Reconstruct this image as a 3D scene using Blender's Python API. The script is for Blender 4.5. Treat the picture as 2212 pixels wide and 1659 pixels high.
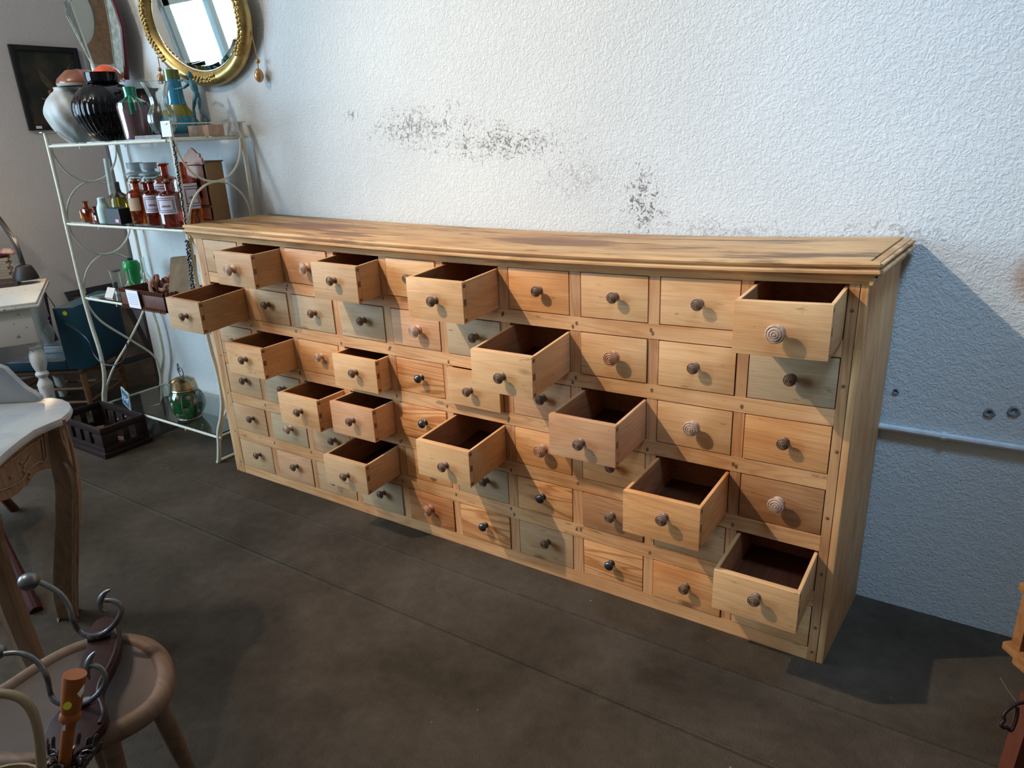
import bpy, bmesh, math, random
from mathutils import Vector, Matrix
random.seed(7)
scene = bpy.context.scene
for o in list(bpy.data.objects): bpy.data.objects.remove(o)

# ---------------------------------------------------------------- camera
F_PX = 1555.0
CAM = Vector((2.6539, -1.7584, 1.4110))
RR = Vector((0.8367678, 0.5458165, -0.0436350))
RD = Vector((0.1489879, -0.3036397, -0.9410661))
RF = Vector((-0.5268987, 0.7809527, -0.3353961))
cd = bpy.data.cameras.new('camera'); cam = bpy.data.objects.new('camera', cd)
scene.collection.objects.link(cam)
m = Matrix(((RR.x, -RD.x, -RF.x, CAM.x), (RR.y, -RD.y, -RF.y, CAM.y), (RR.z, -RD.z, -RF.z, CAM.z), (0, 0, 0, 1)))
cam.matrix_world = m
cd.sensor_fit = 'HORIZONTAL'; cd.sensor_width = 36; cd.lens = F_PX / 2212 * 36
cd.clip_start = 0.02
scene.camera = cam

# ---------------------------------------------------------------- light and exposure
scene.view_settings.view_transform = 'Standard'
scene.view_settings.look = 'None'
scene.view_settings.gamma = 1
scene.view_settings.use_curve_mapping = False
scene.view_settings.exposure = 0.0
w = bpy.data.worlds.new('world'); scene.world = w; w.use_nodes = True
w.node_tree.nodes['Background'].inputs[0].default_value = (0.55, 0.75, 1.0, 1)
w.node_tree.nodes['Background'].inputs[1].default_value = 0.6

def lamp(name, kind, loc, target, energy, color, **kw):
    d = bpy.data.lights.new(name, kind); d.energy = energy; d.color = color
    for k, v in kw.items(): setattr(d, k, v)
    o = bpy.data.objects.new(name, d); scene.collection.objects.link(o)
    o.location = loc
    o.rotation_euler = (Vector(target) - Vector(loc)).to_track_quat('-Z', 'Y').to_euler()
    return o
lamp('ceiling_spotlight', 'SPOT', (-0.4, -1.9, 3.5), (1.95, 0.2, 0.80), 490, (1.0, 0.86, 0.70), shadow_soft_size=0.035, spot_size=math.radians(53), spot_blend=0.95)
lamp('ceiling_bulb', 'POINT', (-0.9, -2.0, 3.4), (0, 0, 0), 88, (1.0, 0.86, 0.72), shadow_soft_size=0.08)
lamp('window_daylight', 'AREA', (-2.54, -2.33, 1.75), (0.9, 0.1, 0.9), 205, (0.55, 0.79, 1.0), shape='RECTANGLE', size=2.4, size_y=1.8)
lamp('cool_fill_light', 'AREA', (3.1, -1.0, 3.75), (2.25, 0.37, 0.80), 3.8, (0.38, 0.66, 1.0), shape='RECTANGLE', size=0.7, size_y=0.5, spread=math.radians(38))  # unseen cool fill, added to tint the shadowed wall beside the cabinet
lamp('desk_lamp_glow', 'POINT', (-1.85, 0.15, 1.02), (0, 0, 0), 2.6, (1.0, 0.72, 0.42), shadow_soft_size=0.05)

# ---------------------------------------------------------------- helpers
def P(u, v, ax, val):
    d = RR * ((u - 1106) / F_PX) + RD * ((v - 829.5) / F_PX) + RF
    t = (val - CAM[ax]) / d[ax]
    return CAM + d * t
def PD(u, v, dist):
    d = RR * ((u - 1106) / F_PX) + RD * ((v - 829.5) / F_PX) + RF
    return CAM + d * dist
def depth(p): return (Vector(p) - CAM).dot(RF)
def vpix(p):
    q = Vector(p) - CAM; return 829.5 + F_PX * q.dot(RD) / q.dot(RF)
def upix(p):
    q = Vector(p) - CAM; return 1106 + F_PX * q.dot(RR) / q.dot(RF)
def zat(x, y, v):
    a, b = -0.5, 4.0
    for _ in range(40):
        mm = (a + b) / 2
        if vpix((x, y, mm)) > v: a = mm
        else: b = mm
    return a
def xat(u, y, z):
    a, b = -6.0, 6.0
    for _ in range(40):
        mm = (a + b) / 2
        if upix((mm, y, z)) < u: a = mm
        else: b = mm
    return a

class MB:
    def __init__(s): s.v = []; s.f = []; s.m = []
    def add(s, vs, fs, mi=0):
        n = len(s.v); s.v += [tuple(x) for x in vs]; s.f += [[n + i for i in f] for f in fs]; s.m += [mi] * len(fs); return s
    def box(s, x0, x1, y0, y1, z0, z1, mi=0, nx=1):
        vs = []; fs = []
        for i in range(nx + 1):
            x = x0 + (x1 - x0) * i / nx
            vs += [(x, y0, z0), (x, y1, z0), (x, y1, z1), (x, y0, z1)]
        for i in range(nx):
            a = i * 4; b = a + 4
            for j in range(4):
                k = (j + 1) % 4
                fs.append([a + j, b + j, b + k, a + k])
        fs.append([0, 1, 2, 3]); fs.append([nx * 4 + 3, nx * 4 + 2, nx * 4 + 1, nx * 4])
        return s.add(vs, fs, mi)
    def obox(s, c, ax, ay, az, mi=0):
        c = Vector(c); ax = Vector(ax); ay = Vector(ay); az = Vector(az)
        vs = [c + ax * i + ay * j + az * k for i in (-1, 1) for j in (-1, 1) for k in (-1, 1)]
        fs = [[0, 1, 3, 2], [4, 6, 7, 5], [0, 4, 5, 1], [2, 3, 7, 6], [0, 2, 6, 4], [1, 5, 7, 3]]
        return s.add(vs, fs, mi)
    def lathe(s, c, prof, n=28, mi=0, axis=(0, 0, 1), cap=True, fn=None):
        c = Vector(c); az = Vector(axis).normalized()
        t = Vector((1, 0, 0)) if abs(az.x) < .9 else Vector((0, 1, 0))
        ax = az.cross(t).normalized(); ay = az.cross(ax)
        vs = []; fs = []
        for k, (r, h) in enumerate(prof):
            for i in range(n):
                a = 2 * math.pi * i / n
                rr = r * (fn(a, k, h) if fn else 1)
                vs.append(c + az * h + (ax * math.cos(a) + ay * math.sin(a)) * rr)
        for k in range(len(prof) - 1):
            for i in range(n):
                j = (i + 1) % n
                fs.append([k * n + i, k * n + j, (k + 1) * n + j, (k + 1) * n + i])
        if cap:
            fs.append(list(range(n))[::-1]); fs.append([(len(prof) - 1) * n + i for i in range(n)])
        return s.add(vs, fs, mi)
    def tube(s, pts, r, n=10, mi=0, closed=False, flat=None):
        pts = [Vector(p) for p in pts]; N = len(pts)
        rs = r if isinstance(r, (list, tuple)) else [r] * N
        vs = []; fs = []; up = None
        for i, p in enumerate(pts):
            if closed: t = pts[(i + 1) % N] - pts[i - 1]
            else: t = pts[min(i + 1, N - 1)] - pts[max(i - 1, 0)]
            t.normalize()
            if up is None:
                up = Vector((0, 0, 1)) if abs(t.z) < .9 else Vector((1, 0, 0))
            sx = t.cross(up).normalized(); up = sx.cross(t).normalized()
            for k in range(n):
                a = 2 * math.pi * k / n
                vs.append(p + (sx * math.cos(a) * (flat or 1) + up * math.sin(a)) * rs[i])
        M = N if closed else N - 1
        for i in range(M):
            j = (i + 1) % N
            for k in range(n):
                l = (k + 1) % n
                fs.append([i * n + k, i * n + l, j * n + l, j * n + k])
        if not closed:
            fs.append(list(range(n))[::-1]); fs.append([(N - 1) * n + k for k in range(n)])
        return s.add(vs, fs, mi)
    def prism(s, pts, off, mi=0):
        pts = [Vector(p) for p in pts]; off = Vector(off); n = len(pts)
        vs = pts + [p + off for p in pts]
        fs = [list(range(n)), [n + i for i in range(n)][::-1]]
        for i in range(n):
            j = (i + 1) % n; fs.append([i, n + i, n + j, j])
        return s.add(vs, fs, mi)
    def ball(s, c, r, sz=1, n=16, mi=0, axis=(0, 0, 1)):
        pr = [(max(math.sin(math.pi * i / n), .001) * r, -math.cos(math.pi * i / n) * r * sz) for i in range(n + 1)]
        return s.lathe(c, pr, n=n * 2, mi=mi, axis=axis)
    def build(s, name, mats, parent=None, bevel=0, smooth=35, warp=None, color=None):
        if not isinstance(mats, (list, tuple)): mats = [mats]
        o0 = parent['_w'] if parent is not None and '_w' in parent else (0, 0, 0)
        o0 = WORLD.get(parent.name, Vector((0, 0, 0))) if parent is not None else Vector((0, 0, 0))
        vs = [Vector(v) for v in s.v]
        if warp: vs = [warp(v) for v in vs]
        if parent is None:
            lo = Vector((min(v.x for v in vs), min(v.y for v in vs), min(v.z for v in vs)))
            hi = Vector((max(v.x for v in vs), max(v.y for v in vs), max(v.z for v in vs)))
            o0 = Vector(((lo.x + hi.x) / 2, (lo.y + hi.y) / 2, lo.z))
        me = bpy.data.meshes.new(name)
        bm = bmesh.new()
        bv = [bm.verts.new(v - o0) for v in vs]
        for f, mi in zip(s.f, s.m):
            try:
                fc = bm.faces.new([bv[i] for i in f]); fc.material_index = mi
            except ValueError: pass
        bmesh.ops.recalc_face_normals(bm, faces=bm.faces)
        if bevel:
            es = [e for e in bm.edges if len(e.link_faces) == 2 and e.calc_face_angle(0) > .6]
            try: bmesh.ops.bevel(bm, geom=es, offset=bevel, segments=2, affect='EDGES', profile=.6)
            except Exception: pass
        bm.to_mesh(me); bm.free()
        for mt in mats: me.materials.append(mt)
        if smooth:
            me.shade_smooth(); me.set_sharp_from_angle(angle=math.radians(smooth))
        ob = bpy.data.objects.new(name, me); scene.collection.objects.link(ob)
        if color: ob.color = color
        if parent is not None: ob.parent = parent; WORLD[ob.name] = o0
        else: ob.location = o0; WORLD[ob.name] = o0
        return ob
WORLD = {}
def tag(o, label=None, cat=None, group=None, kind=None):
    if label: o['label'] = label
    if cat: o['category'] = cat
    if group: o['group'] = group
    if kind: o['kind'] = kind
    return o
def thing(name, loc, label, cat, group=None):
    o = bpy.data.objects.new(name, None); scene.collection.objects.link(o)
    o.location = loc; o.empty_display_size = .05; WORLD[o.name] = Vector(loc)
    return tag(o, label, cat, group)
def sub(name, parent, loc):
    pass
def spline(pts, n=8):
    pts = [Vector(p) for p in pts]; out = []
    for i in range(len(pts) - 1):
        p0 = pts[max(i - 1, 0)]; p1 = pts[i]; p2 = pts[i + 1]; p3 = pts[min(i + 2, len(pts) - 1)]
        for k in range(n):
            t = k / n
            out.append(.5 * ((2 * p1) + (-p0 + p2) * t + (2 * p0 - 5 * p1 + 4 * p2 - p3) * t * t + (-p0 + 3 * p1 - 3 * p2 + p3) * t ** 3))
    out.append(pts[-1]); return out

# ---------------------------------------------------------------- materials
def newmat(name):
    mt = bpy.data.materials.new(name); mt.use_nodes = True
    nt = mt.node_tree; b = nt.nodes['Principled BSDF']; return mt, nt, b
def N(nt, t, **kw):
    n = nt.nodes.new(t)
    for k, v in kw.items():
        if k.startswith('i_'):
            n.inputs[k[2:].replace('_', ' ')].default_value = v
        else: setattr(n, k, v)
    return n
def ramp(nt, stops):
    r = nt.nodes.new('ShaderNodeValToRGB'); el = r.color_ramp.elements
    while len(el) < len(stops): el.new(.5)
    for e, (p, c) in zip(el, stops):
        e.position = p; e.color = (c, c, c, 1) if isinstance(c, (int, float)) else (*c, 1)
    return r
def mix(nt, kind, fac, a, b):
    n = nt.nodes.new('ShaderNodeMix'); n.data_type = 'RGBA'; n.blend_type = kind
    for sock, val in ((n.inputs['Factor'], fac), (n.inputs['A'], a), (n.inputs['B'], b)):
        if isinstance(val, (int, float)): sock.default_value = val
        elif isinstance(val, tuple): sock.default_value = (*val, 1)
        else: nt.links.new(val, sock)
    return n.outputs['Result']
def math_(nt, op, a, b=0.0, c=None):
    n = nt.nodes.new('ShaderNodeMath'); n.operation = op
    for i, val in enumerate((a, b) if c is None else (a, b, c)):
        if isinstance(val, (int, float)): n.inputs[i].default_value = val
        else: nt.links.new(val, n.inputs[i])
    return n.outputs[0]
def plain(name, col, rough=.5, metal=0, trans=0, ior=1.45, noise=0, nscale=30, bump=0, bscale=60, spec=.5, coat=0, emit=None, es=0, col2=None):
    mt, nt, b = newmat(name)
    b.inputs['Base Color'].default_value = (*col, 1); b.inputs['Roughness'].default_value = rough
    b.inputs['Metallic'].default_value = metal; b.inputs['Transmission Weight'].default_value = trans
    b.inputs['IOR'].default_value = ior; b.inputs['Specular IOR Level'].default_value = spec
    b.inputs['Coat Weight'].default_value = coat
    if emit: b.inputs['Emission Color'].default_value = (*emit, 1); b.inputs['Emission Strength'].default_value = es
    tc = N(nt, 'ShaderNodeTexCoord')
    if noise or col2:
        nz = N(nt, 'ShaderNodeTexNoise', i_Scale=nscale, i_Detail=5.0, i_Roughness=.6); nt.links.new(tc.outputs['Object'], nz.inputs['Vector'])
        if col2:
            rp = ramp(nt, [(.42, 0.0), (.6, 1.0)]); nt.links.new(nz.outputs[0], rp.inputs[0])
            nt.links.new(mix(nt, 'MIX', rp.outputs[0], col, col2), b.inputs['Base Color'])
        else:
            rp = ramp(nt, [(.3, 1 - noise), (.7, 1 + noise)]); nt.links.new(nz.outputs[0], rp.inputs[0])
            nt.links.new(mix(nt, 'MULTIPLY', 1.0, col, rp.outputs[0]), b.inputs['Base Color'])
    if bump:
        nb = N(nt, 'ShaderNodeTexNoise', i_Scale=bscale, i_Detail=4.0); nt.links.new(tc.outputs['Object'], nb.inputs['Vector'])
        bp = N(nt, 'ShaderNodeBump', i_Strength=bump, i_Distance=.003); nt.links.new(nb.outputs[0], bp.inputs['Height']); nt.links.new(bp.outputs[0], b.inputs['Normal'])
    return mt

def wood(name, axis, light=(.62, .40, .205), dark=(.36, .185, .075), tint=True, rough=.55, ring=9., stain=.0, dirt=.6, fine=.6, blot=None):
    """pine: grain lines run along `axis` (0 x, 1 y, 2 z); object colour tints it, its alpha sets how strong the rings show"""
    mt, nt, b = newmat(name)
    tc = N(nt, 'ShaderNodeTexCoord'); oi = N(nt, 'ShaderNodeObjectInfo')
    off = N(nt, 'ShaderNodeVectorMath', operation='SCALE'); off.inputs[0].default_value = (13.1, 7.7, 5.3); nt.links.new(oi.outputs['Random'], off.inputs['Scale'])
    ad = N(nt, 'ShaderNodeVectorMath', operation='ADD'); nt.links.new(tc.outputs['Object'], ad.inputs[0]); nt.links.new(off.outputs[0], ad.inputs[1])
    def mapped(along, across):
        mp = N(nt, 'ShaderNodeMapping'); sc = [across] * 3; sc[axis] = along; mp.inputs['Scale'].default_value = sc
        nt.links.new(ad.outputs[0], mp.inputs['Vector']); return mp.outputs[0]
    nz = N(nt, 'ShaderNodeTexNoise', i_Scale=1.0, i_Detail=2.0, i_Distortion=.6); nt.links.new(mapped(1.0, 11), nz.inputs['Vector'])
    rings = math_(nt, 'SINE', math_(nt, 'MULTIPLY', nz.outputs[0], ring * 9))
    rr = ramp(nt, [(.0, 0.0), (.6, .25), (1.0, 1.0)]); nt.links.new(math_(nt, 'MULTIPLY_ADD', rings, .5, .5), rr.inputs[0])
    fn = N(nt, 'ShaderNodeTexNoise', i_Scale=1.0, i_Detail=4.0, i_Roughness=.7); nt.links.new(mapped(6, 260), fn.inputs['Vector'])
    big = N(nt, 'ShaderNodeTexNoise', i_Scale=1.0, i_Detail=3.0); nt.links.new(mapped(3.5, 8), big.inputs['Vector'])
    base = mix(nt, 'MIX', math_(nt, 'MULTIPLY', rr.outputs[0], oi.outputs['Alpha'] if tint else .5), light, dark)
    fr = ramp(nt, [(.35, 1 - .22 * fine), (.65, 1 + .10 * fine)]); nt.links.new(fn.outputs[0], fr.inputs[0])
    base = mix(nt, 'MULTIPLY', 1.0, base, fr.outputs[0])
    br = ramp(nt, [(.32, (.84, .71, .60)), (.5, (.98, .96, .94)), (.66, (1.06, 1.07, 1.08))]); nt.links.new(big.outputs[0], br.inputs[0])
    base = mix(nt, 'MULTIPLY', 1.0, base, br.outputs[0])
    if tint: base = mix(nt, 'MULTIPLY', 1.0, base, oi.outputs['Color'])
    # small dark marks and scratches
    sp = N(nt, 'ShaderNodeTexNoise', i_Scale=1.0, i_Detail=4.0, i_Roughness=.65); nt.links.new(mapped(14, 60), sp.inputs['Vector'])
    spr = ramp(nt, [(.64, 0.0), (.72, 1.0)]); nt.links.new(sp.outputs[0], spr.inputs[0])
    base = mix(nt, 'MIX', math_(nt, 'MULTIPLY', spr.outputs[0], dirt), base, (.14, .075, .04))
    # knots
    vo = N(nt, 'ShaderNodeTexVoronoi', i_Scale=1.0); nt.links.new(mapped(2.6, 5.5), vo.inputs['Vector'])
    kr = ramp(nt, [(.035, 1.0), (.09, 0.0)]); nt.links.new(vo.outputs['Distance'], kr.inputs[0])
    base = mix(nt, 'MIX', math_(nt, 'MULTIPLY', kr.outputs[0], .75), base, (.16, .07, .03))
    if stain:
        st = N(nt, 'ShaderNodeTexNoise', i_Scale=1.0, i_Detail=5.0, i_Roughness=.62); nt.links.new(mapped(2.2, 17), st.inputs['Vector'])
        sr = ramp(nt, [(.52, 0.0), (.62, 1.0)]); nt.links.new(st.outputs[0], sr.inputs[0])
        base = mix(nt, 'MIX', math_(nt, 'MULTIPLY', sr.outputs[0], stain), base, (.13, .065, .032))
    for (bx_, by_, rx_, ry_) in (blot or ()):
        s_ = N(nt, 'ShaderNodeVectorMath', operation='SUBTRACT'); nt.links.new(tc.outputs['Object'], s_.inputs[0]); s_.inputs[1].default_value = (bx_ - 1.2, by_ - .18, 1.09)
        q_ = N(nt, 'ShaderNodeVectorMath', operation='MULTIPLY'); nt.links.new(s_.outputs[0], q_.inputs[0]); q_.inputs[1].default_value = (1 / rx_, 1 / ry_, 0)
        l_ = N(nt, 'ShaderNodeVectorMath', operation='LENGTH'); nt.links.new(q_.outputs[0], l_.inputs[0])
        bn = N(nt, 'ShaderNodeTexNoise', i_Scale=1.0, i_Detail=5.0, i_Roughness=.6); nt.links.new(mapped(5, 45), bn.inputs['Vector'])
        rb_ = ramp(nt, [(.55, .85), (.75, 0.0)]); nt.links.new(math_(nt, 'ADD', math_(nt, 'MULTIPLY', l_.outputs['Value'], .55), math_(nt, 'MULTIPLY_ADD', bn.outputs[0], 1.1, -.35)), rb_.inputs[0])
        base = mix(nt, 'MIX', rb_.outputs[0], base, (.20, .085, .042))
    nt.links.new(base, b.inputs['Base Color'])
    b.inputs['Roughness'].default_value = rough; b.inputs['Specular IOR Level'].default_value = .35
    bp = N(nt, 'ShaderNodeBump', i_Strength=.35, i_Distance=.0012); nt.links.new(fn.outputs[0], bp.inputs['Height']); nt.links.new(bp.outputs[0], b.inputs['Normal'])
    return mt

PINE = ((.80, .485, .25), (.52, .24, .095))
W = {a: wood('pine_' + 'xyz'[a], a, *PINE) for a in range(3)}
W_top = wood('pine_top', 0, (.56, .33, .145), (.36, .175, .07), stain=.9, dirt=.9, tint=False, rough=.5, ring=5, blot=[(1.55, .17, .24, .09), (.45, .16, .22, .10), (.75, .05, .14, .04)])
W_mould = wood('pine_moulding', 0, (.66, .40, .185), (.42, .22, .10), stain=.75, dirt=.9, tint=False, ring=5)
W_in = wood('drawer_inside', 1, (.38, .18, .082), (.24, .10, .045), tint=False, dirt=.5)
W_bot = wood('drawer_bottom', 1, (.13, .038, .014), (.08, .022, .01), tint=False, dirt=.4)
W_knob = plain('turned_knob_wood', (.20, .115, .072), .45, noise=.35, nscale=120)
W_knob_pale = plain('pale_knob_wood', (.50, .33, .24), .5, noise=.3, nscale=120)
W_knob_orange = plain('orange_knob_wood', (.42, .20, .11), .4, noise=.3, nscale=120)
M_knob = plain('dark_metal_knob', (.10, .10, .11), .28, metal=.85)
M_white = plain('cream_painted_metal', (.66, .63, .52), .4, noise=.1, nscale=60)
M_glass = plain('clear_glass', (.93, .97, .95), .02, trans=1)
M_shelfglass = plain('shelf_glass', (.80, .90, .86), .03, trans=1, ior=1.3)
M_black = plain('black_metal', (.02, .018, .018), .4)
M_paper = plain('white_paper', (.80, .78, .82), .6)
dovetail = plain('end_grain', (.20, .105, .05), .7, noise=.3, nscale=200)

# ---------------------------------------------------------------- the room
WY = .373
def plaster(name, col, strength, patches=()):
    mt, nt, b = newmat(name)
    geo = N(nt, 'ShaderNodeNewGeometry'); pos = geo.outputs['Position']
    def nz(s, d=4., r=.6, dist=0.):
        n = N(nt, 'ShaderNodeTexNoise', i_Scale=s, i_Detail=d, i_Roughness=r, i_Distortion=dist); nt.links.new(pos, n.inputs['Vector']); return n.outputs[0]
    a = nz(74, 3, .55, 1.2); c = nz(170, 3, .6); big = nz(1.7, 3)
    ar = ramp(nt, [(.42, 0.0), (.60, 1.0)]); nt.links.new(a, ar.inputs[0])
    h = math_(nt, 'ADD', math_(nt, 'MULTIPLY', ar.outputs[0], .8), math_(nt, 'MULTIPLY', c, .5))
    cv = ramp(nt, [(.3, .93), (.7, 1.03)]); nt.links.new(big, cv.inputs[0])
    base = mix(nt, 'MULTIPLY', 1.0, col, cv.outputs[0])
    # pits holding dirt
    pit = ramp(nt, [(.30, 1.0), (.37, 0.0)]); nt.links.new(nz(48, 4, .7, 1.5), pit.inputs[0])
    base = mix(nt, 'MIX', math_(nt, 'MULTIPLY', pit.outputs[0], .16), base, (.22, .21, .22))
    for (px, pz, rx, rz, k) in patches:
        s = N(nt, 'ShaderNodeVectorMath', operation='SUBTRACT'); nt.links.new(pos, s.inputs[0]); s.inputs[1].default_value = (px, WY, pz)
        q = N(nt, 'ShaderNodeVectorMath', operation='MULTIPLY'); nt.links.new(s.outputs[0], q.inputs[0]); q.inputs[1].default_value = (1 / rx, 1, 1 / rz)
        l = N(nt, 'ShaderNodeVectorMath', operation='LENGTH'); nt.links.new(q.outputs[0], l.inputs[0])
        g = math_(nt, 'SUBTRACT', 1.0, l.outputs['Value']); g = math_(nt, 'MAXIMUM', g, 0.0)
        th = math_(nt, 'MULTIPLY_ADD', g, .13, nz(52, 5, .8, 1.2))
        r = ramp(nt, [(.60, 0.0), (.645, 1.0)]); nt.links.new(th, r.inputs[0])
        gm = math_(nt, 'GREATER_THAN', g, .02)
        base = mix(nt, 'MIX', math_(nt, 'MULTIPLY', math_(nt, 'MULTIPLY', r.outputs[0], gm), k), base, (.20, .185, .19))
    if patches:   # rusty stain at the right
        s = N(nt, 'ShaderNodeVectorMath', operation='SUBTRACT'); nt.links.new(pos, s.inputs[0]); s.inputs[1].default_value = (2.775, WY, 1.015)
        q = N(nt, 'ShaderNodeVectorMath', operation='MULTIPLY'); nt.links.new(s.outputs[0], q.inputs[0]); q.inputs[1].default_value = (1 / .075, 1, 1 / .085)
        ln = N(nt, 'ShaderNodeVectorMath', operation='LENGTH'); nt.links.new(q.outputs[0], ln.inputs[0])
        r = ramp(nt, [(.35, .85), (1.0, 0.0)]); nt.links.new(math_(nt, 'ADD', ln.outputs['Value'], math_(nt, 'MULTIPLY_ADD', nz(25, 3), .5, -.25)), r.inputs[0])
        base = mix(nt, 'MIX', r.outputs[0], base, (.42, .20, .075))
    nt.links.new(base, b.inputs['Base Color']); b.inputs['Roughness'].default_value = .85; b.inputs['Specular IOR Level'].default_value = .15
    bp = N(nt, 'ShaderNodeBump', i_Strength=strength, i_Distance=.006); nt.links.new(h, bp.inputs['Height']); nt.links.new(bp.outputs[0], b.inputs['Normal'])
    return mt
wall_white = plaster('rough_white_plaster', (.655, .685, .695), .34,
    [(.86, 1.43, .30, .10, .8), (1.22, 1.36, .34, .08, .9), (1.74, 1.17, .09, .15, 1.), (1.55, 1.25, .22, .09, .4), (.53, 1.48, .05, .03, .8), (2.45, 1.11, .22, .05, .45), (2.0, 1.1, .3, .05, .4)])
wall_grey = plaster('grey_plaster', (.60, .58, .58), .2)
ceil_m = plain('ceiling_paint', (.62, .60, .57), .9)
def struct(o): o['kind'] = 'structure'; return o
# back wall: right of the shelf's corner; ends at x = -1.22
struct(MB().box(-1.22, 5.5, WY, WY + .2, 0, 3.9).build('wall_back', wall_white))
struct(MB().box(-2.55, -2.5, -.35, 3.05, 0, 3.9).build('wall_left', wall_grey))
struct(MB().box(-2.55, -1.22, 3.0, 3.05, 0, 3.9).build('wall_alcove', wall_grey))
struct(MB().box(-1.22, -1.17, WY + .2, 3.05, 0, 3.9).build('wall_passage', wall_grey))
MBw = MB(); MBw.box(-2.7, -2.5, -4.5, -.35, 0, .75); MBw.box(-2.7, -2.5, -4.5, -.35, 2.75, 3.9); MBw.box(-2.7, -2.5, -1.10, -.35, .75, 2.75); MBw.box(-2.7, -2.5, -4.5, -3.6, .75, 2.75)
struct(MBw.build('wall_window', plain('pale_wall_paint', (.62, .63, .63), .9, noise=.05, nscale=4)))
struct(MB().box(-2.7, 5.7, -4.7, -4.5, 0, 3.9).build('wall_front', plain('front_wall_paint', (.42, .36, .30), .9)))
struct(MB().box(5.5, 5.7, -4.5, .573, 0, 3.9).build('wall_right', plain('right_wall_paint', (.42, .37, .32), .9)))
struct(MB().box(-2.7, 5.7, -4.7, 3.1, 3.9, 4.0).build('ceiling', ceil_m))
# window frame with glazing bars
wf = MB()
for y in (-3.6, -2.99, -2.38, -1.92, -1.53, -1.16): wf.box(-2.53, -2.47 + .06 * 0 , y, y + .05, .75, 2.75)
for z in (.75, 1.4, 1.98, 2.28, 2.70): wf.box(-2.53, -2.47, -3.6, -1.10, z, z + .04)
struct(wf.build('window_1', plain('window_frame_paint', (.35, .42, .42), .5)))
# dark edge of the wall end
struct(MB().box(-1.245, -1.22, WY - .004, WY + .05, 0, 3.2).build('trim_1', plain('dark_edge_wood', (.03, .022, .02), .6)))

# floor
mt, nt, b = newmat('worn_concrete')
geo = N(nt, 'ShaderNodeNewGeometry')
def fz(s, d=4., r=.6, dist=0.):
    n = N(nt, 'ShaderNodeTexNoise', i_Scale=s, i_Detail=d, i_Roughness=r, i_Distortion=dist); nt.links.new(geo.outputs['Position'], n.inputs['Vector']); return n.outputs[0]
r1 = ramp(nt, [(.3, (.040, .030, .020)), (.5, (.066, .050, .036)), (.7, (.092, .071, .053))]); nt.links.new(fz(2.2, 6, .6, .4), r1.inputs[0])
r2 = ramp(nt, [(.3, .82), (.7, 1.12)]); nt.links.new(fz(22, 6, .7), r2.inputs[0])
base = mix(nt, 'MULTIPLY', 1.0, r1.outputs[0], r2.outputs[0])
r3 = ramp(nt, [(.74, 0.0), (.78, 1.0)]); nt.links.new(fz(38, 3, .5), r3.inputs[0])
base = mix(nt, 'MIX', math_(nt, 'MULTIPLY', r3.outputs[0], .45), base, (.42, .37, .31))
r4 = ramp(nt, [(.26, 1.0), (.30, 0.0)]); nt.links.new(fz(30, 3, .5), r4.inputs[0])
base = mix(nt, 'MIX', math_(nt, 'MULTIPLY', r4.outputs[0], .6), base, (.05, .04, .03))
nt.links.new(base, b.inputs['Base Color']); b.inputs['Roughness'].default_value = .85; b.inputs['Specular IOR Level'].default_value = .08
wv = N(nt, 'ShaderNodeTexVoronoi', i_Scale=260.0); nt.links.new(geo.outputs['Position'], wv.inputs['Vector'])
bp = N(nt, 'ShaderNodeBump', i_Strength=.35, i_Distance=.0025); nt.links.new(math_(nt, 'ADD', wv.outputs['Distance'], fz(60, 5, .7)), bp.inputs['Height']); nt.links.new(bp.outputs[0], b.inputs['Normal'])
floor_m = mt
prof = [(-4.7, 0)]
for y, wd in ((-1.62, .5), (-.41, 1.0), (-.15, .6), (.9, .8)):
    prof += [(y - .016 * wd, 0), (y - .012 * wd, .0036 * wd), (y - .006 * wd, .0036 * wd), (y - .0022, -.006), (y + .0022, -.006), (y + .005, .0012), (y + .009 * wd, .0026 * wd), (y + .013 * wd, 0)]
prof += [(3.1, 0), (3.1, -.1), (-4.7, -.1)]
struct(MB().prism([(-2.7, y, z) for y, z in prof], (8.4, 0, 0)).build('floor', floor_m, smooth=0))

# pipe along the wall and its surroundings
pm = MB(); pm.tube([(2.40, WY - .011, .571), (3.6, WY - .011, .5755), (5.4, WY - .011, .58)], .0095)
for x in (2.62, 3.1): pm.tube([(x, WY - .011, .5715), (x + .012, WY - .011, .5715)], .0125)
struct(pm.build('trim_2', plain('painted_pipe', (.60, .61, .62), .6, noise=.12, bump=.3)))
for (u, v, r, lab) in ((1935, 845, .008, 'small round wall plug above the pipe beside the cabinet'), (2137, 892, .013, 'broken plastered wall plug above the pipe, left one of the pair near the right edge'), (2190, 889, .014, 'broken plastered wall plug above the pipe, right one of the pair near the right edge')):
    q = P(u, v, 1, WY)
    o = MB().lathe(q + Vector((0, .002, 0)), [(r, 0), (r * 1.05, .003), (r * .8, .007), (r * .55, .006), (r * .2, .002)], n=14, axis=(0, -1, 0), fn=lambda a, k, h: 1 + .12 * math.sin(3 * a + k)).build('wall_plug', plain('wall_plug_plaster', (.22, .22, .23), .8, noise=.4, nscale=200))
    tag(o, lab, 'wall plug')

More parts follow.
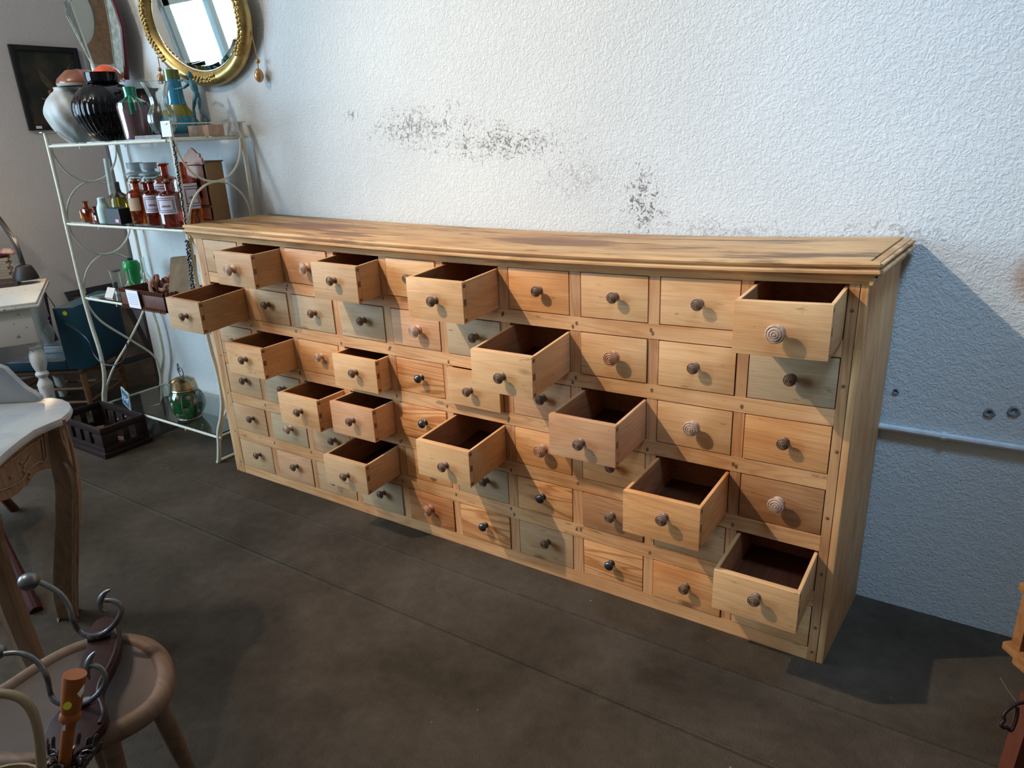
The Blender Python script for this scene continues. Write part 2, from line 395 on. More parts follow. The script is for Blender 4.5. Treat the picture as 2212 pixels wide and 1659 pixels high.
# ---------------------------------------------------------------- the drawer cabinet
XL = [0.0002, .2470, .4910, .7390, .9850, 1.2240, 1.4702, 1.7129, 1.9488, 2.1893]
XR = [.2115, .4600, .7044, .9505, 1.1936, 1.4332, 1.6758, 1.9159, 2.1579, 2.4000]
ZT = [1.0441, .8681, .6931, .5199, .3418, .1701]
ZB = [.9130, .7382, .5650, .3896, .2199, .0407]
def sag(x, z):
    h = min(max(z / 1.1, 0), 1); u = min(max(x / 2.4 * 2 - 1, -1.05), 1.05)
    return (.0268 * h - .0056) * (u * u - 1) + (.0168 * h - .0081) * (u * u * u - u)
def wsag(v): return Vector((v.x, v.y, v.z + (sag(v.x, v.z) if v.z > .02 else 0)))
def splay(v):   # the right end is a little wider at the back
    t = max(0, min(1, v.y / .36)); return wsag(Vector((v.x + .026 * t, v.y, v.z)))
XA, XB, D = -.062, 2.442, .362
cab = thing('drawer_cabinet', (1.2, .18, 0), 'long stripped pine apothecary cabinet with sixty small drawers, fifteen pulled open', 'cabinet')
TN = (1., 1., 1., .45)
# sides
b_ = MB().box(XB - .017, XB, 0, D, 0, 1.062); b_.build('side_panel', W[2], cab, bevel=.0015, warp=splay, color=(.98, .93, .84, .5))
MB().box(XA, XA + .017, 0, D, 0, 1.062).build('side_panel', W[2], cab, bevel=.0015, warp=wsag, color=TN)
# stiles with pegs
st = MB().box(XR[9] + .0015, XB - .018, -.001, .022, 0, 1.047)
for z in (.985, .80, .63, .445, .28, .11, .03):
    st.lathe((XR[9] + .013 + random.uniform(-.002, .004), -.001, z), [(.0045, -.001), (.0045, .0012), (.003, .0018)], n=6, mi=1, axis=(0, -1, 0))
st.build('stile', [W[2], dovetail], cab, warp=wsag, color=(.74, .66, .60, .5))
st = MB().box(XA + .018, XL[0] - .0015, -.001, .022, 0, 1.047)
for z in (.90, .73, .55, .38, .2, .05):
    st.lathe((-.02, -.001, z), [(.0035, -.001), (.0035, .0012)], n=6, mi=1, axis=(0, -1, 0))
st.build('stile', [W[2], dovetail], cab, warp=wsag, color=(.74, .70, .64, .6))
# rails
edges = [1.0441] + [None] * 5 + [0]
for r in range(7):
    if r == 0: z0, z1 = 1.0441 + .0015, 1.062
    elif r == 6: z0, z1 = 0.0, ZB[5] - .0015
    else: z0, z1 = ZT[r] + .0015, ZB[r - 1] - .0015
    mb = MB().box(XL[0] - .001, XR[9] + .001, 0, .022, z0, z1, nx=36)
    mb.box(XL[0] - .001, XR[9] + .001, .022, D - .01, z1 - .008, z1, nx=36)
    if 0 < r < 6:
        for c in range(9):
            x = (XR[c] + XL[c + 1]) / 2
            for k in range(random.choice((1, 1, 2))):
                mb.lathe((x + random.uniform(-.012, .012), 0, (z0 + z1) / 2 + random.uniform(-.012, .012)), [(.0034, -.001), (.0034, .0006)], n=8, mi=1, axis=(0, -1, 0), fn=lambda a, k, h: 1 + .9 * abs(math.cos(a)))
    rl = mb.build('rail', [W[0], dovetail], cab, warp=wsag, color=(.92, .84, .76, .4), smooth=0)
# dividers
for c in range(9):
    for r in range(6):
        x0, x1 = XR[c] + .0015, XL[c + 1] - .0015
        xm = (x0 + x1) / 2
        g = random.uniform(.70, .90)
        mb = MB().box(x0, x1, .0015, .022, ZB[r] - .001, ZT[r] + .001)
        mb.box(xm - .004, xm + .004, .022, D - .01, ZB[r] - .001, ZT[r] + .001)
        mb.build('divider', W[2], cab, warp=wsag, color=(g, g * .88, g * .82, .5), smooth=0)
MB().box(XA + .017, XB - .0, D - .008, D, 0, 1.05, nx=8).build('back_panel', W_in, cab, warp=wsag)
# top board, its end strip and the mouldings
MB().box(XA + .004, XB - .004, -.014, D + .004, 1.0632, 1.0985, nx=48).build('top_board', W_top, cab, bevel=.0015, warp=splay)
MB().box(XB - .0025, XB + .016, -.013, D - .004, 1.072, 1.0955).build('top_board_end', W_top, cab, bevel=.002, warp=splay)
pf = [(0, 1.0455), (-.006, 1.0460), (-.008, 1.052), (-.011, 1.060), (-.016, 1.0655), (-.022, 1.068), (-.0265, 1.0725), (-.0265, 1.0775), (-.0235, 1.0800), (-.0150, 1.0818), (-.0150, 1.0852), (-.0225, 1.0870), (-.0245, 1.0925), (-.022, 1.0975), (-.0145, 1.0990), (-.0142, 1.0628), (0, 1.0628)]
mb = MB()
nx = 60; x0, x1 = XA - .014, XB + .016
for i in range(nx):
    pass
vs = []; fs = []; n = len(pf)
for i in range(nx + 1):
    for (y, z) in pf:
        ov = max(0., -y) * .8
        x = (XA - ov) + ((XB + ov) - (XA - ov)) * i / nx
        vs.append((x, y - .0008, z))
for i in range(nx):
    for j in range(n):
        k = (j + 1) % n
        fs.append([i * n + j, i * n + k, (i + 1) * n + k, (i + 1) * n + j])
fs.append(list(range(n))[::-1]); fs.append([nx * n + j for j in range(n)])
mb.add(vs, fs); mb.build('moulding', W_mould, cab, warp=wsag, smooth=25)
for sx, X, y1 in ((1, XB + .001, D - .002), (-1, XA - .001, D - .002)):
    mb = MB(); vs = []; fs = []; ny = 12
    pq = [(max(0, -a) * 1.0, z) for a, z in pf]
    for i in range(ny + 1):
        for (a, z) in pq:
            y = -.012 + (y1 + .012) * i / ny
            vs.append((X + sx * a, y, min(z, 1.0945) - .0015))
    for i in range(ny):
        for j in range(n):
            k = (j + 1) % n
            fs.append([i * n + j, i * n + k, (i + 1) * n + k, (i + 1) * n + j])
    fs.append(list(range(n))[::-1]); fs.append([ny * n + j for j in range(n)])
    mb.add(vs, fs); mb.build('moulding', W_mould, cab, warp=splay if sx > 0 else wsag, smooth=25)

KP = [(.0115, 0), (.0115, .002), (.009, .004), (.0062, .007), (.0058, .012), (.0075, .0155), (.0125, .0175), (.0150, .0195), (.0160, .0222), (.0154, .0248), (.0138, .0262), (.0126, .0250), (.0116, .0252), (.0110, .0274), (.0092, .0286), (.0080, .0272), (.0070, .0274), (.0064, .0294), (.0048, .0300), (.0038, .0286), (.0030, .0290), (.0024, .0308), (.001, .0312)]
KM = [(.0100, 0), (.0105, .002), (.008, .003), (.0058, .005), (.0052, .010), (.0075, .013), (.0125, .0165), (.0152, .0205), (.0150, .0240), (.0125, .0275), (.0085, .0298), (.004, .0310), (.001, .0314)]
OPEN = {(1, 2): .129, (1, 4): .106, (1, 6): .176, (1, 10): .160, (2, 1): .207, (2, 7): .208, (3, 2): .152, (3, 4): .0655, (3, 8): .1945, (4, 3): .134, (4, 4): .106, (4, 6): .200, (4, 9): .222, (5, 4): .169, (5, 10): .197, (3, 6): .020}
DROOP = {(1, 2): -.005, (1, 4): -.012, (1, 6): -.010, (1, 10): -.008, (2, 1): -.014, (2, 7): -.018, (3, 8): -.007, (4, 6): -.012, (5, 4): -.010, (5, 10): -.002, (3, 2): 0, (4, 3): .003, (4, 4): .002}
METAL = {(3, 5), (4, 5), (6, 6), (5, 7), (6, 8)}
BIG = {(1, 2): 'p', (1, 3): 'p', (2, 5): 'p', (2, 8): 'o', (1, 10): 'p', (3, 9): 'p', (4, 10): 'p', (5, 2): 'n', (4, 7): 'o', (6, 5): 'o', (3, 3): 's'}
KD = {(1, 2): (-4, 1), (1, 3): (5, 1), (1, 4): (2, 8), (1, 6): (3, 0), (1, 7): (5, 3), (1, 8): (5, 3), (1, 9): (2, 1), (1, 10): (-5, -5), (2, 1): (16, 0), (2, 2): (-3, 10), (2, 3): (10, 6), (2, 4): (12, 7), (2, 5): (13, 2), (2, 6): (13, 7), (2, 7): (4, -8), (2, 8): (4, 4), (2, 9): (-1, 4), (2, 10): (0, 3), (3, 2): (8, 6), (3, 3): (14, 10), (3, 4): (7, 4), (3, 5): (7, 2), (3, 6): (-12, -2), (3, 7): (8, 9), (3, 8): (0, -7), (3, 9): (1, 5), (3, 10): (-2, 6), (4, 1): (14, 8), (4, 2): (10, 12), (4, 3): (14, 5), (4, 4): (6, 5), (4, 5): (9, 8), (4, 6): (12, -4), (4, 7): (2, 8), (4, 9): (11, 12), (4, 10): (-5, 5), (5, 1): (20, 10), (5, 2): (14, 12), (5, 3): (20, 11), (5, 4): (10, 0), (5, 6): (16, 11), (5, 7): (-5, 6), (5, 8): (0, 7), (5, 10): (4, 14), (6, 1): (20, 14), (6, 2): (11, 14), (6, 4): (11, 14), (6, 5): (-1, 7), (6, 6): (4, 7), (6, 7): (7, 13), (6, 8): (-3, 6), (6, 9): (0, 8)}
# tone of each front: g greenish cream, c cream, n natural, o orange, p pinkish, b brown
TONE = {'g': (.66, .78, .90, .10), 'c': (.74, .76, .78, .14), 'n': (.95, .92, .86, .2), 'o': (.98, .79, .60, .3), 'p': (.86, .78, .80, .2), 'b': (.62, .52, .46, .4), 's': (1.05, .90, .74, 1.0), 'r': (.80, .58, .44, .6)}
ROWS = ['cnpnonnnnc'.replace('x', 'n'), 'cncgpcnnng', 'cccnscpono', 'cgnppspnnr'.replace('x', 'n'), 'cgccogscnn', 'cbcgrspscn']
ROWS = ['ccpcnnonnn', 'cngg' + 'pgnnng', 'cnonsnppno', 'cgnpsnooob', 'cgccogsbcn', 'cpcgrscson']
ROWT = ['first', 'second', 'third', 'fourth', 'fifth', 'sixth']
for r in range(1, 7):
    for c in range(1, 11):
        x0, x1 = XL[c - 1] + .0012, XR[c - 1] - .0012
        z0, z1 = ZB[r - 1] + .0012, ZT[r - 1] - .0018
        e = OPEN.get((r, c), random.uniform(-.0015, .003)); dr = DROOP.get((r, c), 0)
        xc = (x0 + x1) / 2; zc = (z0 + z1) / 2
        loc = Vector((xc, -e, z0))
        def dw(v, e=e, dr=dr):
            k = 0 if e < .03 else dr * max(-.6, (-v.y) / e)
            return Vector((v.x, v.y, v.z + sag(v.x, v.z) + k))
        mb = MB()
        if e > .03: zf0, zf1 = z0 - .0005, z1 - .004
        else: zf0, zf1 = z0, z1
        mb.box(x0, x1, -e, -e + .017, zf0, zf1, nx=2)
        s0, s1 = -e + .017, -e + .335
        mb.box(x0, x0 + .0085, s0, s1, z0, zf1 - .001, mi=1)
        mb.box(x1 - .0085, x1, s0, s1, z0, zf1 - .001, mi=1)
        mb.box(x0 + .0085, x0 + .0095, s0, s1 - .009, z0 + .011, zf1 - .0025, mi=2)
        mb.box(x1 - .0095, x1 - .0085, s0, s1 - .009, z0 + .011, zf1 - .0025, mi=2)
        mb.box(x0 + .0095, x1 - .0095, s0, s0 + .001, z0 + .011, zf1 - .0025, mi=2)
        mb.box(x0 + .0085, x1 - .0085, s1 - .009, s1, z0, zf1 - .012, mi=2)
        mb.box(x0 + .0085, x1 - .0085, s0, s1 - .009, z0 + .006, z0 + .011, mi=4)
        if e > .03:   # dovetail tails and a rub mark on the drawer's side
            for zz, hh in ((z0 + .004, .012), (z0 + .052, .022), (z1 - .022, .012)):
                mb.box(x1 - .001, x1 + .0004, -e + .003, -e + .0165, zz, zz + hh, mi=3)
            mb.box(x1 - .001, x1 + .0003, -e + .0160, -e + .0172, z0, zf1 - .002, mi=3)
        t = TONE[ROWS[r - 1][c - 1]]
        jt = random.uniform(.94, 1.04)
        dr_o = mb.build('drawer', [W[0], W[1], W_in, dovetail, W_bot], cab, bevel=.0009, warp=dw, color=(t[0] * jt, t[1] * jt, t[2] * jt, t[3]))
        if e > .03:
            dr_o['label'] = 'drawer pulled open, %s row from the top, %s column from the left' % (ROWT[r - 1], (ROWT + ['seventh', 'eighth', 'ninth', 'tenth'])[c - 1])
        # knob
        dx, dz = KD.get((r, c), (0, 4)); kx = xc + dx / 1000; kz = zc + dz / 1000
        kz2 = kz
        kk = BIG.get((r, c)); sc = 1.0
        if kk in ('p', 'o'): sc = 1.36
        elif kk in ('n',): sc = 1.2
        base_v = dw(Vector((kx, -e, kz2)))
        prof = KM if (r, c) in METAL else KP
        kmat = M_knob if (r, c) in METAL else (W_knob_pale if kk in ('p', 'n', 's') else W_knob_orange if kk == 'o' else W_knob)
        km = MB().lathe(base_v + Vector((0, .001, 0)), [(a * sc * 1.0, h * (sc if sc == 1 else 1.15)) for a, h in prof], n=22, axis=(0, -1, 0))
        ko = km.build('knob', kmat, dr_o, smooth=40)
        if (r, c) in METAL: ko['label'] = 'dark metal knob'
        elif kk in ('p', 'n'): ko['label'] = 'large pale turned knob'
        elif kk == 'o': ko['label'] = 'large orange-brown turned knob'
#@@LEFT@@
# ---------------------------------------------------------------- white metal shelf
SY0, SY1 = .007, .335
FLP = [P(97, 283, 1, SY0), P(140, 460, 1, SY0), P(186, 640, 1, SY0), P(203, 712, 1, SY0), P(215, 775, 1, SY0), P(217, 815, 1, SY0), P(212.7, 858, 1, SY0)]
legz = [(1.485, 0), (1.08, .0), (.72, .0), (.55, .018), (.42, .048), (.30, .052), (.155, .015), (.08, .02), (.0, .085)]
XF, XR_ = -1.062, -.088
shelf = thing('metal_shelf', (-.575, .17, 0), 'tall cream painted metal shelf with curved legs and glass tiers, left of the cabinet', 'shelf')
def legpts(right, y):
    # measured from the front right leg: straight, bowed out to the right, in, and out at the foot
    tab = [(1.482, -.088), (1.2, -.091), (1.08, -.1), (.9, -.106), (.72, -.108), (.56, -.098), (.45, -.082), (.34, -.085), (.25, -.115), (.17, -.158), (.10, -.176), (.05, -.19), (.004, -.205)]
    pts = [(x if right else x - .974, y, z) for z, x in tab]
    return spline(pts, 6)
for rt in (True, False):
    for y in (SY0, SY1):
        mb = MB().tube(legpts(rt, y), .0095, n=10)
        mb.build('leg', M_white, shelf)
    x = -.088 if rt else -1.062
    xs = -.2 if rt else -.95
    MB().box(x - .012, x + .012, SY0 - .02, SY1 + .02, 1.481, 1.485).build('end_bar', M_white, shelf)
    xf = -.205 if rt else -1.179
    MB().tube([(xf, SY0 - .01, .007), (xf, SY1 + .01, .007)], .007).build('foot_bar', M_white, shelf)
    # scrolls of round bar in the end frame
    ym = (SY0 + SY1) / 2; hw = (SY1 - SY0) / 2 - .012
    def fx(z):
        tab_ = [(1.482, -.088), (1.2, -.091), (1.08, -.1), (.9, -.106), (.72, -.108), (.56, -.098), (.45, -.082), (.34, -.085), (.25, -.115), (.17, -.158), (.10, -.176)]
        for (za, xa_), (zb_, xb_) in zip(tab_, tab_[1:]):
            if za >= z >= zb_: return xb_ + (xa_ - xb_) * (z - zb_) / (za - zb_) - (0 if rt else .974)
        return -.1 if rt else -1.07
    for zt, zb in ((1.42, 1.085), (1.07, .725)):
        zm = (zt + zb) / 2
        pt = [(fx(zt - (zt - zm) * math.sin(a)), ym - hw * math.cos(a), zt - (zt - zm) * math.sin(a)) for a in [math.pi * i / 24 for i in range(25)]]
        MB().tube(pt, .0048, n=8).build('scroll', M_white, shelf)
        pt = [(fx(zb + (zm - zb) * math.sin(a)), ym - hw * math.cos(a), zb + (zm - zb) * math.sin(a)) for a in [math.pi * i / 24 for i in range(25)]]
        MB().tube(pt, .0048, n=8).build('scroll', M_white, shelf)
    for sgn in (1, -1):
        pt = spline([(fx(z_), ym + k_ * sgn * hw, z_) for k_, z_ in ((-.98, .715), (-1.0, .66), (-.72, .57), (0, .45), (.72, .33), (.99, .22), (1.02, .12))], 8)
        MB().tube(pt, .0055, n=8).build('scroll', M_white, shelf)
SZ = [1.430, 1.078, .716, .146]
for k, z in enumerate(SZ):
    xa, xb = (-1.0, -.12) if k < 3 else (-.70, -.17)
    xa = -1.03 if k < 3 else -1.10
    mb = MB()
    for y in (SY0 - .004, SY1 + .004): mb.tube([(xa, y, z - .009), (xb, y, z - .009)], .006, n=8)
    for x in (xa, xb): mb.tube([(x, SY0 - .004, z - .009), (x, SY1 + .004, z - .009)], .005, n=8)
    for x in (xa - .03, xb + .02):
        for y in (SY0, SY1): mb.tube([(x, y, z - .009), (x + (.03 if x < -.5 else -.02), y, z - .009)], .005, n=6)
    for x in (-.78, -.42): mb.tube([(x, SY0 - .004, z - .012), (x, SY0 - .004, z - .026)], .003, n=6)
    mb.build('shelf_frame', M_white, shelf)
    MB().box(xa + .003, xb - .003, SY0, SY1, z - .0025, z + .0015).build('glass_shelf', M_shelfglass, shelf)

def place(u, v, y, z0, vtop, utop=None):
    """x of the axis passing pixel (u, v) at depth y, base height z0; returns x, top z, metres per pixel"""
    x = xat(u, y, z0 if v is None else P(u, v, 1, y).z)
    return x, zat(x, y, vtop), depth((x, y, z0 + .08)) / F_PX
def pot(name, label, cat, u, v, y, z0, vtop, prof, mt, group=None, n=32, fn=None, parent=None, ret=False, inner=None, th=.003, smoothp=True):
    x, zt, s = place(u, v, y, z0, vtop)
    h = zt - z0
    if smoothp:
        q_ = spline([(t, r, 0) for t, r in prof], 4); prof = [(max(min(a.x, 1), 0), max(a.y, .5)) for a in q_]
    pr = [(r * s, h * t) for t, r in prof]
    if inner:   # hollow vessel: add the inside wall
        pin = [(max(r - th, .0015), hh) for r, hh in pr[::-1] if hh > th * 1.5] + [(.001, th * 1.5)]
        pr = [(.001, 0)] + pr + pin
        mb = MB().lathe((x, y, z0), pr, n=n, fn=fn, cap=False)
    else:
        mb = MB().lathe((x, y, z0), pr, n=n, fn=fn)
    if parent is None:
        o = mb.build(name, mt); tag(o, label, cat, group)
    else: o = mb.build(name, mt, parent)
    return o, x, zt, s
Z1, Z2, Z3, Z4 = [z + .0018 for z in SZ]
M_frost = plain('frosted_white_glass', (.60, .62, .60), .45, trans=.25, noise=.1, nscale=25)
M_blackgl = plain('black_glass', (.002, .002, .004), .05, spec=.45)
M_amber = plain('amber_glass', (.62, .13, .012), .03, trans=.92, coat=.5)
M_amberd = plain('dark_amber_glass', (.42, .045, .010), .03, trans=.9, coat=.5)
M_label = plain('paper_label', (.72, .68, .78), .6)
M_ink = plain('label_ink', (.06, .03, .10), .6)
M_teal = plain('teal_paint', (.03, .13, .16), .5, noise=.4, nscale=80)
# top tier
pot('frosted_vase', 'big frosted white glass vase with moulded leaves, far left on the top tier', 'vase', 157, 245, .14, Z1, 189, [(0, 18), (.04, 22), (.15, 34), (.35, 47), (.55, 52), (.75, 46), (.88, 33), (.93, 27), (.97, 25), (1, 26)], M_frost, inner=True, th=.006, n=96, fn=lambda a, k, h: 1 + (.045 * abs(math.sin(4 * a + k * .33)) * abs(math.sin(3 * a - k * .22)) + .02 * math.sin(11 * a + k * .6) if 4 < k < 28 else 0))
pot('black_vase', 'large round ribbed black glass vase on the top tier', 'vase', 235, 235, .11, Z1, 157, [(0, 30), (.03, 36), (.15, 54), (.33, 67), (.5, 70), (.66, 62), (.78, 46), (.84, 31), (.86, 30), (.865, 33), (.99, 34), (1, 32)], M_blackgl, inner=True, th=.008, n=216,
    fn=lambda a, k, h: 1 + ((.012 * math.cos(36 * a) if k < 20 else .012 * math.cos(12 * a + k * .5)) if 4 < k < 28 else 0))
# brown enamel shade resting on the frosted vase
x, zt, s = place(171, 170, .16, Z1, 149)
zb = zat(x, .16, 187)
t = thing('lamp_shade', (x, .16, zb), 'brown enamelled lamp shade with a cream rim resting on the frosted vase', 'lamp shade')
MB().lathe((x, .16, zb + .012), [(45 * s, 0), (45 * s, .004), (42 * s, .020), (32 * s, .040), (23 * s, .056), (14 * s, zt - zb - .018), (2 * s, zt - zb - .012), (.002, zt - zb - .016), (13 * s, zt - zb - .024), (30 * s, .037), (41 * s, .016), (42 * s, 0)], cap=False).build('shade', plain('brown_enamel', (.22, .065, .03), .3, coat=.6, noise=.2), t)
MB().lathe((x, .16, zb), [(40 * s, 0), (43 * s, .002), (45 * s, .0125), (42 * s, .0125), (39 * s, .002)], cap=False).build('shade_rim', plain('cream_rim', (.45, .40, .35), .5), t)
x, zt, s = place(229, 155, .225, Z1, 138)
zb = zat(x, .225, 172)
t = thing('table_lamp', (x, .225, Z1), 'orange dome lamp with a chrome ring, behind the black vase', 'lamp')
R_ = 29 * s
MB().lathe((x, .225, zb), [(R_, 0)] + [(R_ * math.cos(a), R_ * 1.02 * math.sin(a)) for a in [math.pi / 2 * i / 10 for i in range(1, 10)]] + [(.002, R_ * 1.02)]).build('lamp_shade', plain('orange_plastic', (.80, .10, .025), .25, coat=.5), t)
MB().lathe((x, .225, zb - .014), [(R_ * .9, 0), (R_ * 1.15, .004), (R_ * 1.15, .010), (R_, .014)]).build('chrome_ring', plain('chrome', (.7, .72, .74), .08, metal=1), t)
MB().lathe((x, .225, Z1), [(.05, 0), (.045, .01), (.02, .03), (.018, zb - Z1 - .013)]).build('lamp_base', plain('lamp_base_chrome', (.5, .5, .5), .2, metal=1), t)
# mauve vase with green neck
x, zt, s = place(291, 250, .06, Z1, 187)
t = thing('lustre_vase', (x, .06, Z1), 'mauve metallic glass bottle vase with a dripping green neck', 'vase')
h = zt - Z1
MB().lathe((x, .06, Z1), [(27 * s, 0), (28 * s, .01), (30 * s, h * .3), (33 * s, h * .62), (31 * s, h * .70), (22 * s, h * .755), (13 * s, h * .79), (12 * s, h * .83)]).build('body', plain('mauve_lustre_glass', (.17, .10, .12), .18, metal=.55, coat=1, noise=.25, nscale=10), t)
mb = MB().lathe((x, .06, Z1 + h * .74), [(13.5 * s, 0), (13.3 * s, h * .05), (12 * s, h * .12), (13.5 * s, h * .25), (13 * s, h * .258), (9 * s, h * .258), (9 * s, h * .05)])
vdir = (CAM - Vector((x, .06, Z1))).normalized(); vdir.z = 0; vdir.normalize(); sd = Vector((-vdir.y, vdir.x, 0))
for da, ln, rr in ((-.12, .30, .008), (.10, .20, .006), (.55, .12, .005), (-.6, .14, .005)):
    dv = vdir * math.cos(da) + sd * math.sin(da); c0 = Vector((x, .06, Z1))
    mb.tube([c0 + dv * 12 * s + Vector((0, 0, h * .80)), c0 + dv * 23 * s + Vector((0, 0, h * .755)), c0 + dv * 32.5 * s + Vector((0, 0, h * .68)), c0 + dv * 32.6 * s + Vector((0, 0, h * (.68 - ln * .7)))], [rr, rr, rr, rr * .8], n=8)
mb.build('neck', plain('green_glass', (.0, .22, .13), .08, coat=1), t)
pot('smoked_vase', 'smoked dark brown glass vase with a flared rim, behind the mauve vase', 'vase', 325, 245, .215, Z1, 193, [(0, 24), (.05, 25), (.4, 26), (.7, 24), (.85, 20), (.93, 22), (1, 32)], plain('smoked_glass', (.10, .055, .05), .08, trans=.45, coat=1), inner=True, fn=lambda a, k, h: 1 + .06 * math.cos(5 * a))
pot('clear_vase', 'clear ruffled glass vase with beaded round belly, front right on the top tier', 'vase', 346, 235, .08, Z1 + .014, 177, [(0, 16), (.05, 20), (.15, 26), (.28, 29), (.42, 26), (.56, 18), (.70, 18), (.85, 23), (.95, 28), (1, 31)], M_glass, inner=True, th=.004, n=72, fn=lambda a, k, h: 1 + .05 * math.cos(9 * a))
tag(MB().box(xat(316, .08, Z1), xat(378, .08, Z1), .02, .145, Z1, Z1 + .0135).build('slate_coaster', plain('grey_slate', (.22, .21, .20), .7, noise=.2)), 'flat grey stone slab under the clear ruffled glass vase', 'slab')
x, zt, s = place(384, 235, .262, Z1, 151)
t = thing('ceramic_vase', (x, .262, Z1), 'glossy turquoise and olive ceramic vase with a tall straight neck', 'vase'); h = zt - Z1
MB().lathe((x, .262, Z1), [(34 * s, 0), (42 * s, .01), (45 * s, h * .09), (44 * s, h * .16), (36 * s, h * .27), (32 * s, h * .32)]).build('body', plain('turquoise_glaze', (.01, .20, .30), .12, coat=1, noise=.25, nscale=20), t)
MB().lathe((x, .262, Z1 + h * .3), [(33 * s, 0), (31 * s, h * .06), (22 * s, h * .15), (20 * s, h * .19)]).build('olive_band', plain('olive_glaze', (.20, .19, .02), .12, coat=1), t)
MB().lathe((x, .262, Z1 + h * .48), [(20 * s, 0), (18 * s, .02), (16 * s, h * .38)]).build('neck', plain('blue_glaze', (.02, .22, .38), .12, coat=1, noise=.2, nscale=15), t)
MB().lathe((x, .262, Z1 + h * .86), [(16 * s, 0), (15.5 * s, h * .14), (12 * s, h * .14), (12 * s, h * .02)]).build('rim_band', plain('green_olive_glaze', (.11, .16, .04), .12, coat=1), t)
# artist's mannequin pushing the vase
MY = .235
def mp(u, v, dy=0): return P(u, v, 1, MY + dy)
t = thing('jointed_mannequin', mp(446, 296), 'teal jointed artist mannequin leaning both hands on the turquoise vase', 'figurine')
bb = mp(446, 296); bx = bb.x
MB().box(bx - .075, bx + .065, MY - .03, MY + .045, Z1, Z1 + .045).build('base', plain('pink_wood', (.50, .33, .24), .6, noise=.2), t, bevel=.002)
mb = MB(); sm = depth(bb) / F_PX
mb.ball(mp(409.5, 161.5), 5.2 * sm, 1.45, n=10)
mb.tube([mp(411, 167), mp(413, 174)], [2.6 * sm, 3 * sm])
mb.tube([mp(413, 173), mp(415, 179), mp(420, 190), mp(423, 198)], [4 * sm, 7.5 * sm, 7.5 * sm, 5.5 * sm], n=14)
mb.tube([mp(423, 197), mp(424.5, 204), mp(425, 213)], [5.2 * sm, 7 * sm, 8 * sm], n=14)
for pts in ([(409, 180, .0), (398.5, 189, -.02), (377, 193.6, -.03)], [(412, 180, .02), (396, 172.5, .02), (387, 174.5, .015)]):
    q = [mp(a, b_, c) for a, b_, c in pts]
    mb.tube([q[0], q[0].lerp(q[1], .5), q[1]], [3.2 * sm, 3.4 * sm, 2.2 * sm]); mb.ball(q[1], 2.6 * sm, n=6)
    mb.tube([q[1], q[1].lerp(q[2], .4), q[2]], [2.2 * sm, 2.7 * sm, 1.6 * sm]); mb.ball(q[2], 2.6 * sm, 1.2, n=6)
for pts in ([(430, 211, -.01), (431.5, 236, -.015), (449, 258, -.015)], [(421, 212, .012), (418, 236, .012), (423, 262, .012)]):
    q = [mp(a, b_, c) for a, b_, c in pts]
    mb.tube([q[0], q[0].lerp(q[1], .4), q[1]], [3.6 * sm, 4.4 * sm, 2.6 * sm]); mb.ball(q[1], 3.2 * sm, n=6)
    mb.tube([q[1], q[1].lerp(q[2], .35), q[2]], [2.7 * sm, 3.4 * sm, 1.7 * sm]); 
    mb.tube([q[2], q[2] + Vector((-.004, 0, -.012)), q[2] + Vector((-.01, 0, -.022))], [2.4 * sm, 3 * sm, 2 * sm])
mb.build('body', M_teal, t, smooth=60)
MB().tube([mp(437, 240), mp(441, 272)], .0018, n=6).build('support_rod', M_black, t)
# price tag on the shelf's post
c = P(359, 278.5, 1, -.008)
tag(MB().obox(c, (.031, 0, 0), (0, .0012, 0), (.002, 0, .029)).build('price_tag', M_paper), 'blank white square tag tied to the front post at the top tier', 'tag')
# black beads hanging from the shelf's right post
for (u0, v0, u1, v1, lab, dx) in ((374, 305, 404, 505, 'strand of black beads hanging down the front post from the top tier', 0), (404, 520, 420, 652, 'tangled black bead necklace hanging beside the cabinet end below the middle tier', .0)):
    mb = MB(); nb = int((v1 - v0) / 2.6)
    for i in range(nb):
        k = i / nb
        for j in range(1 if v0 < 400 else 2):
            q = P(u0 + (u1 - u0) * k + (random.uniform(-4, 4) if v0 > 400 else random.uniform(-1.5, 1.5)), v0 + (v1 - v0) * k + j * 1.2 + random.uniform(-1.5, 1.5), 1, -.012 - .004 * j)
            mb.ball(q, .0046, n=5)
    o = mb.build('bead_necklace', plain('black_beads', (.01, .01, .012), .15, coat=1)); tag(o, lab, 'necklace')

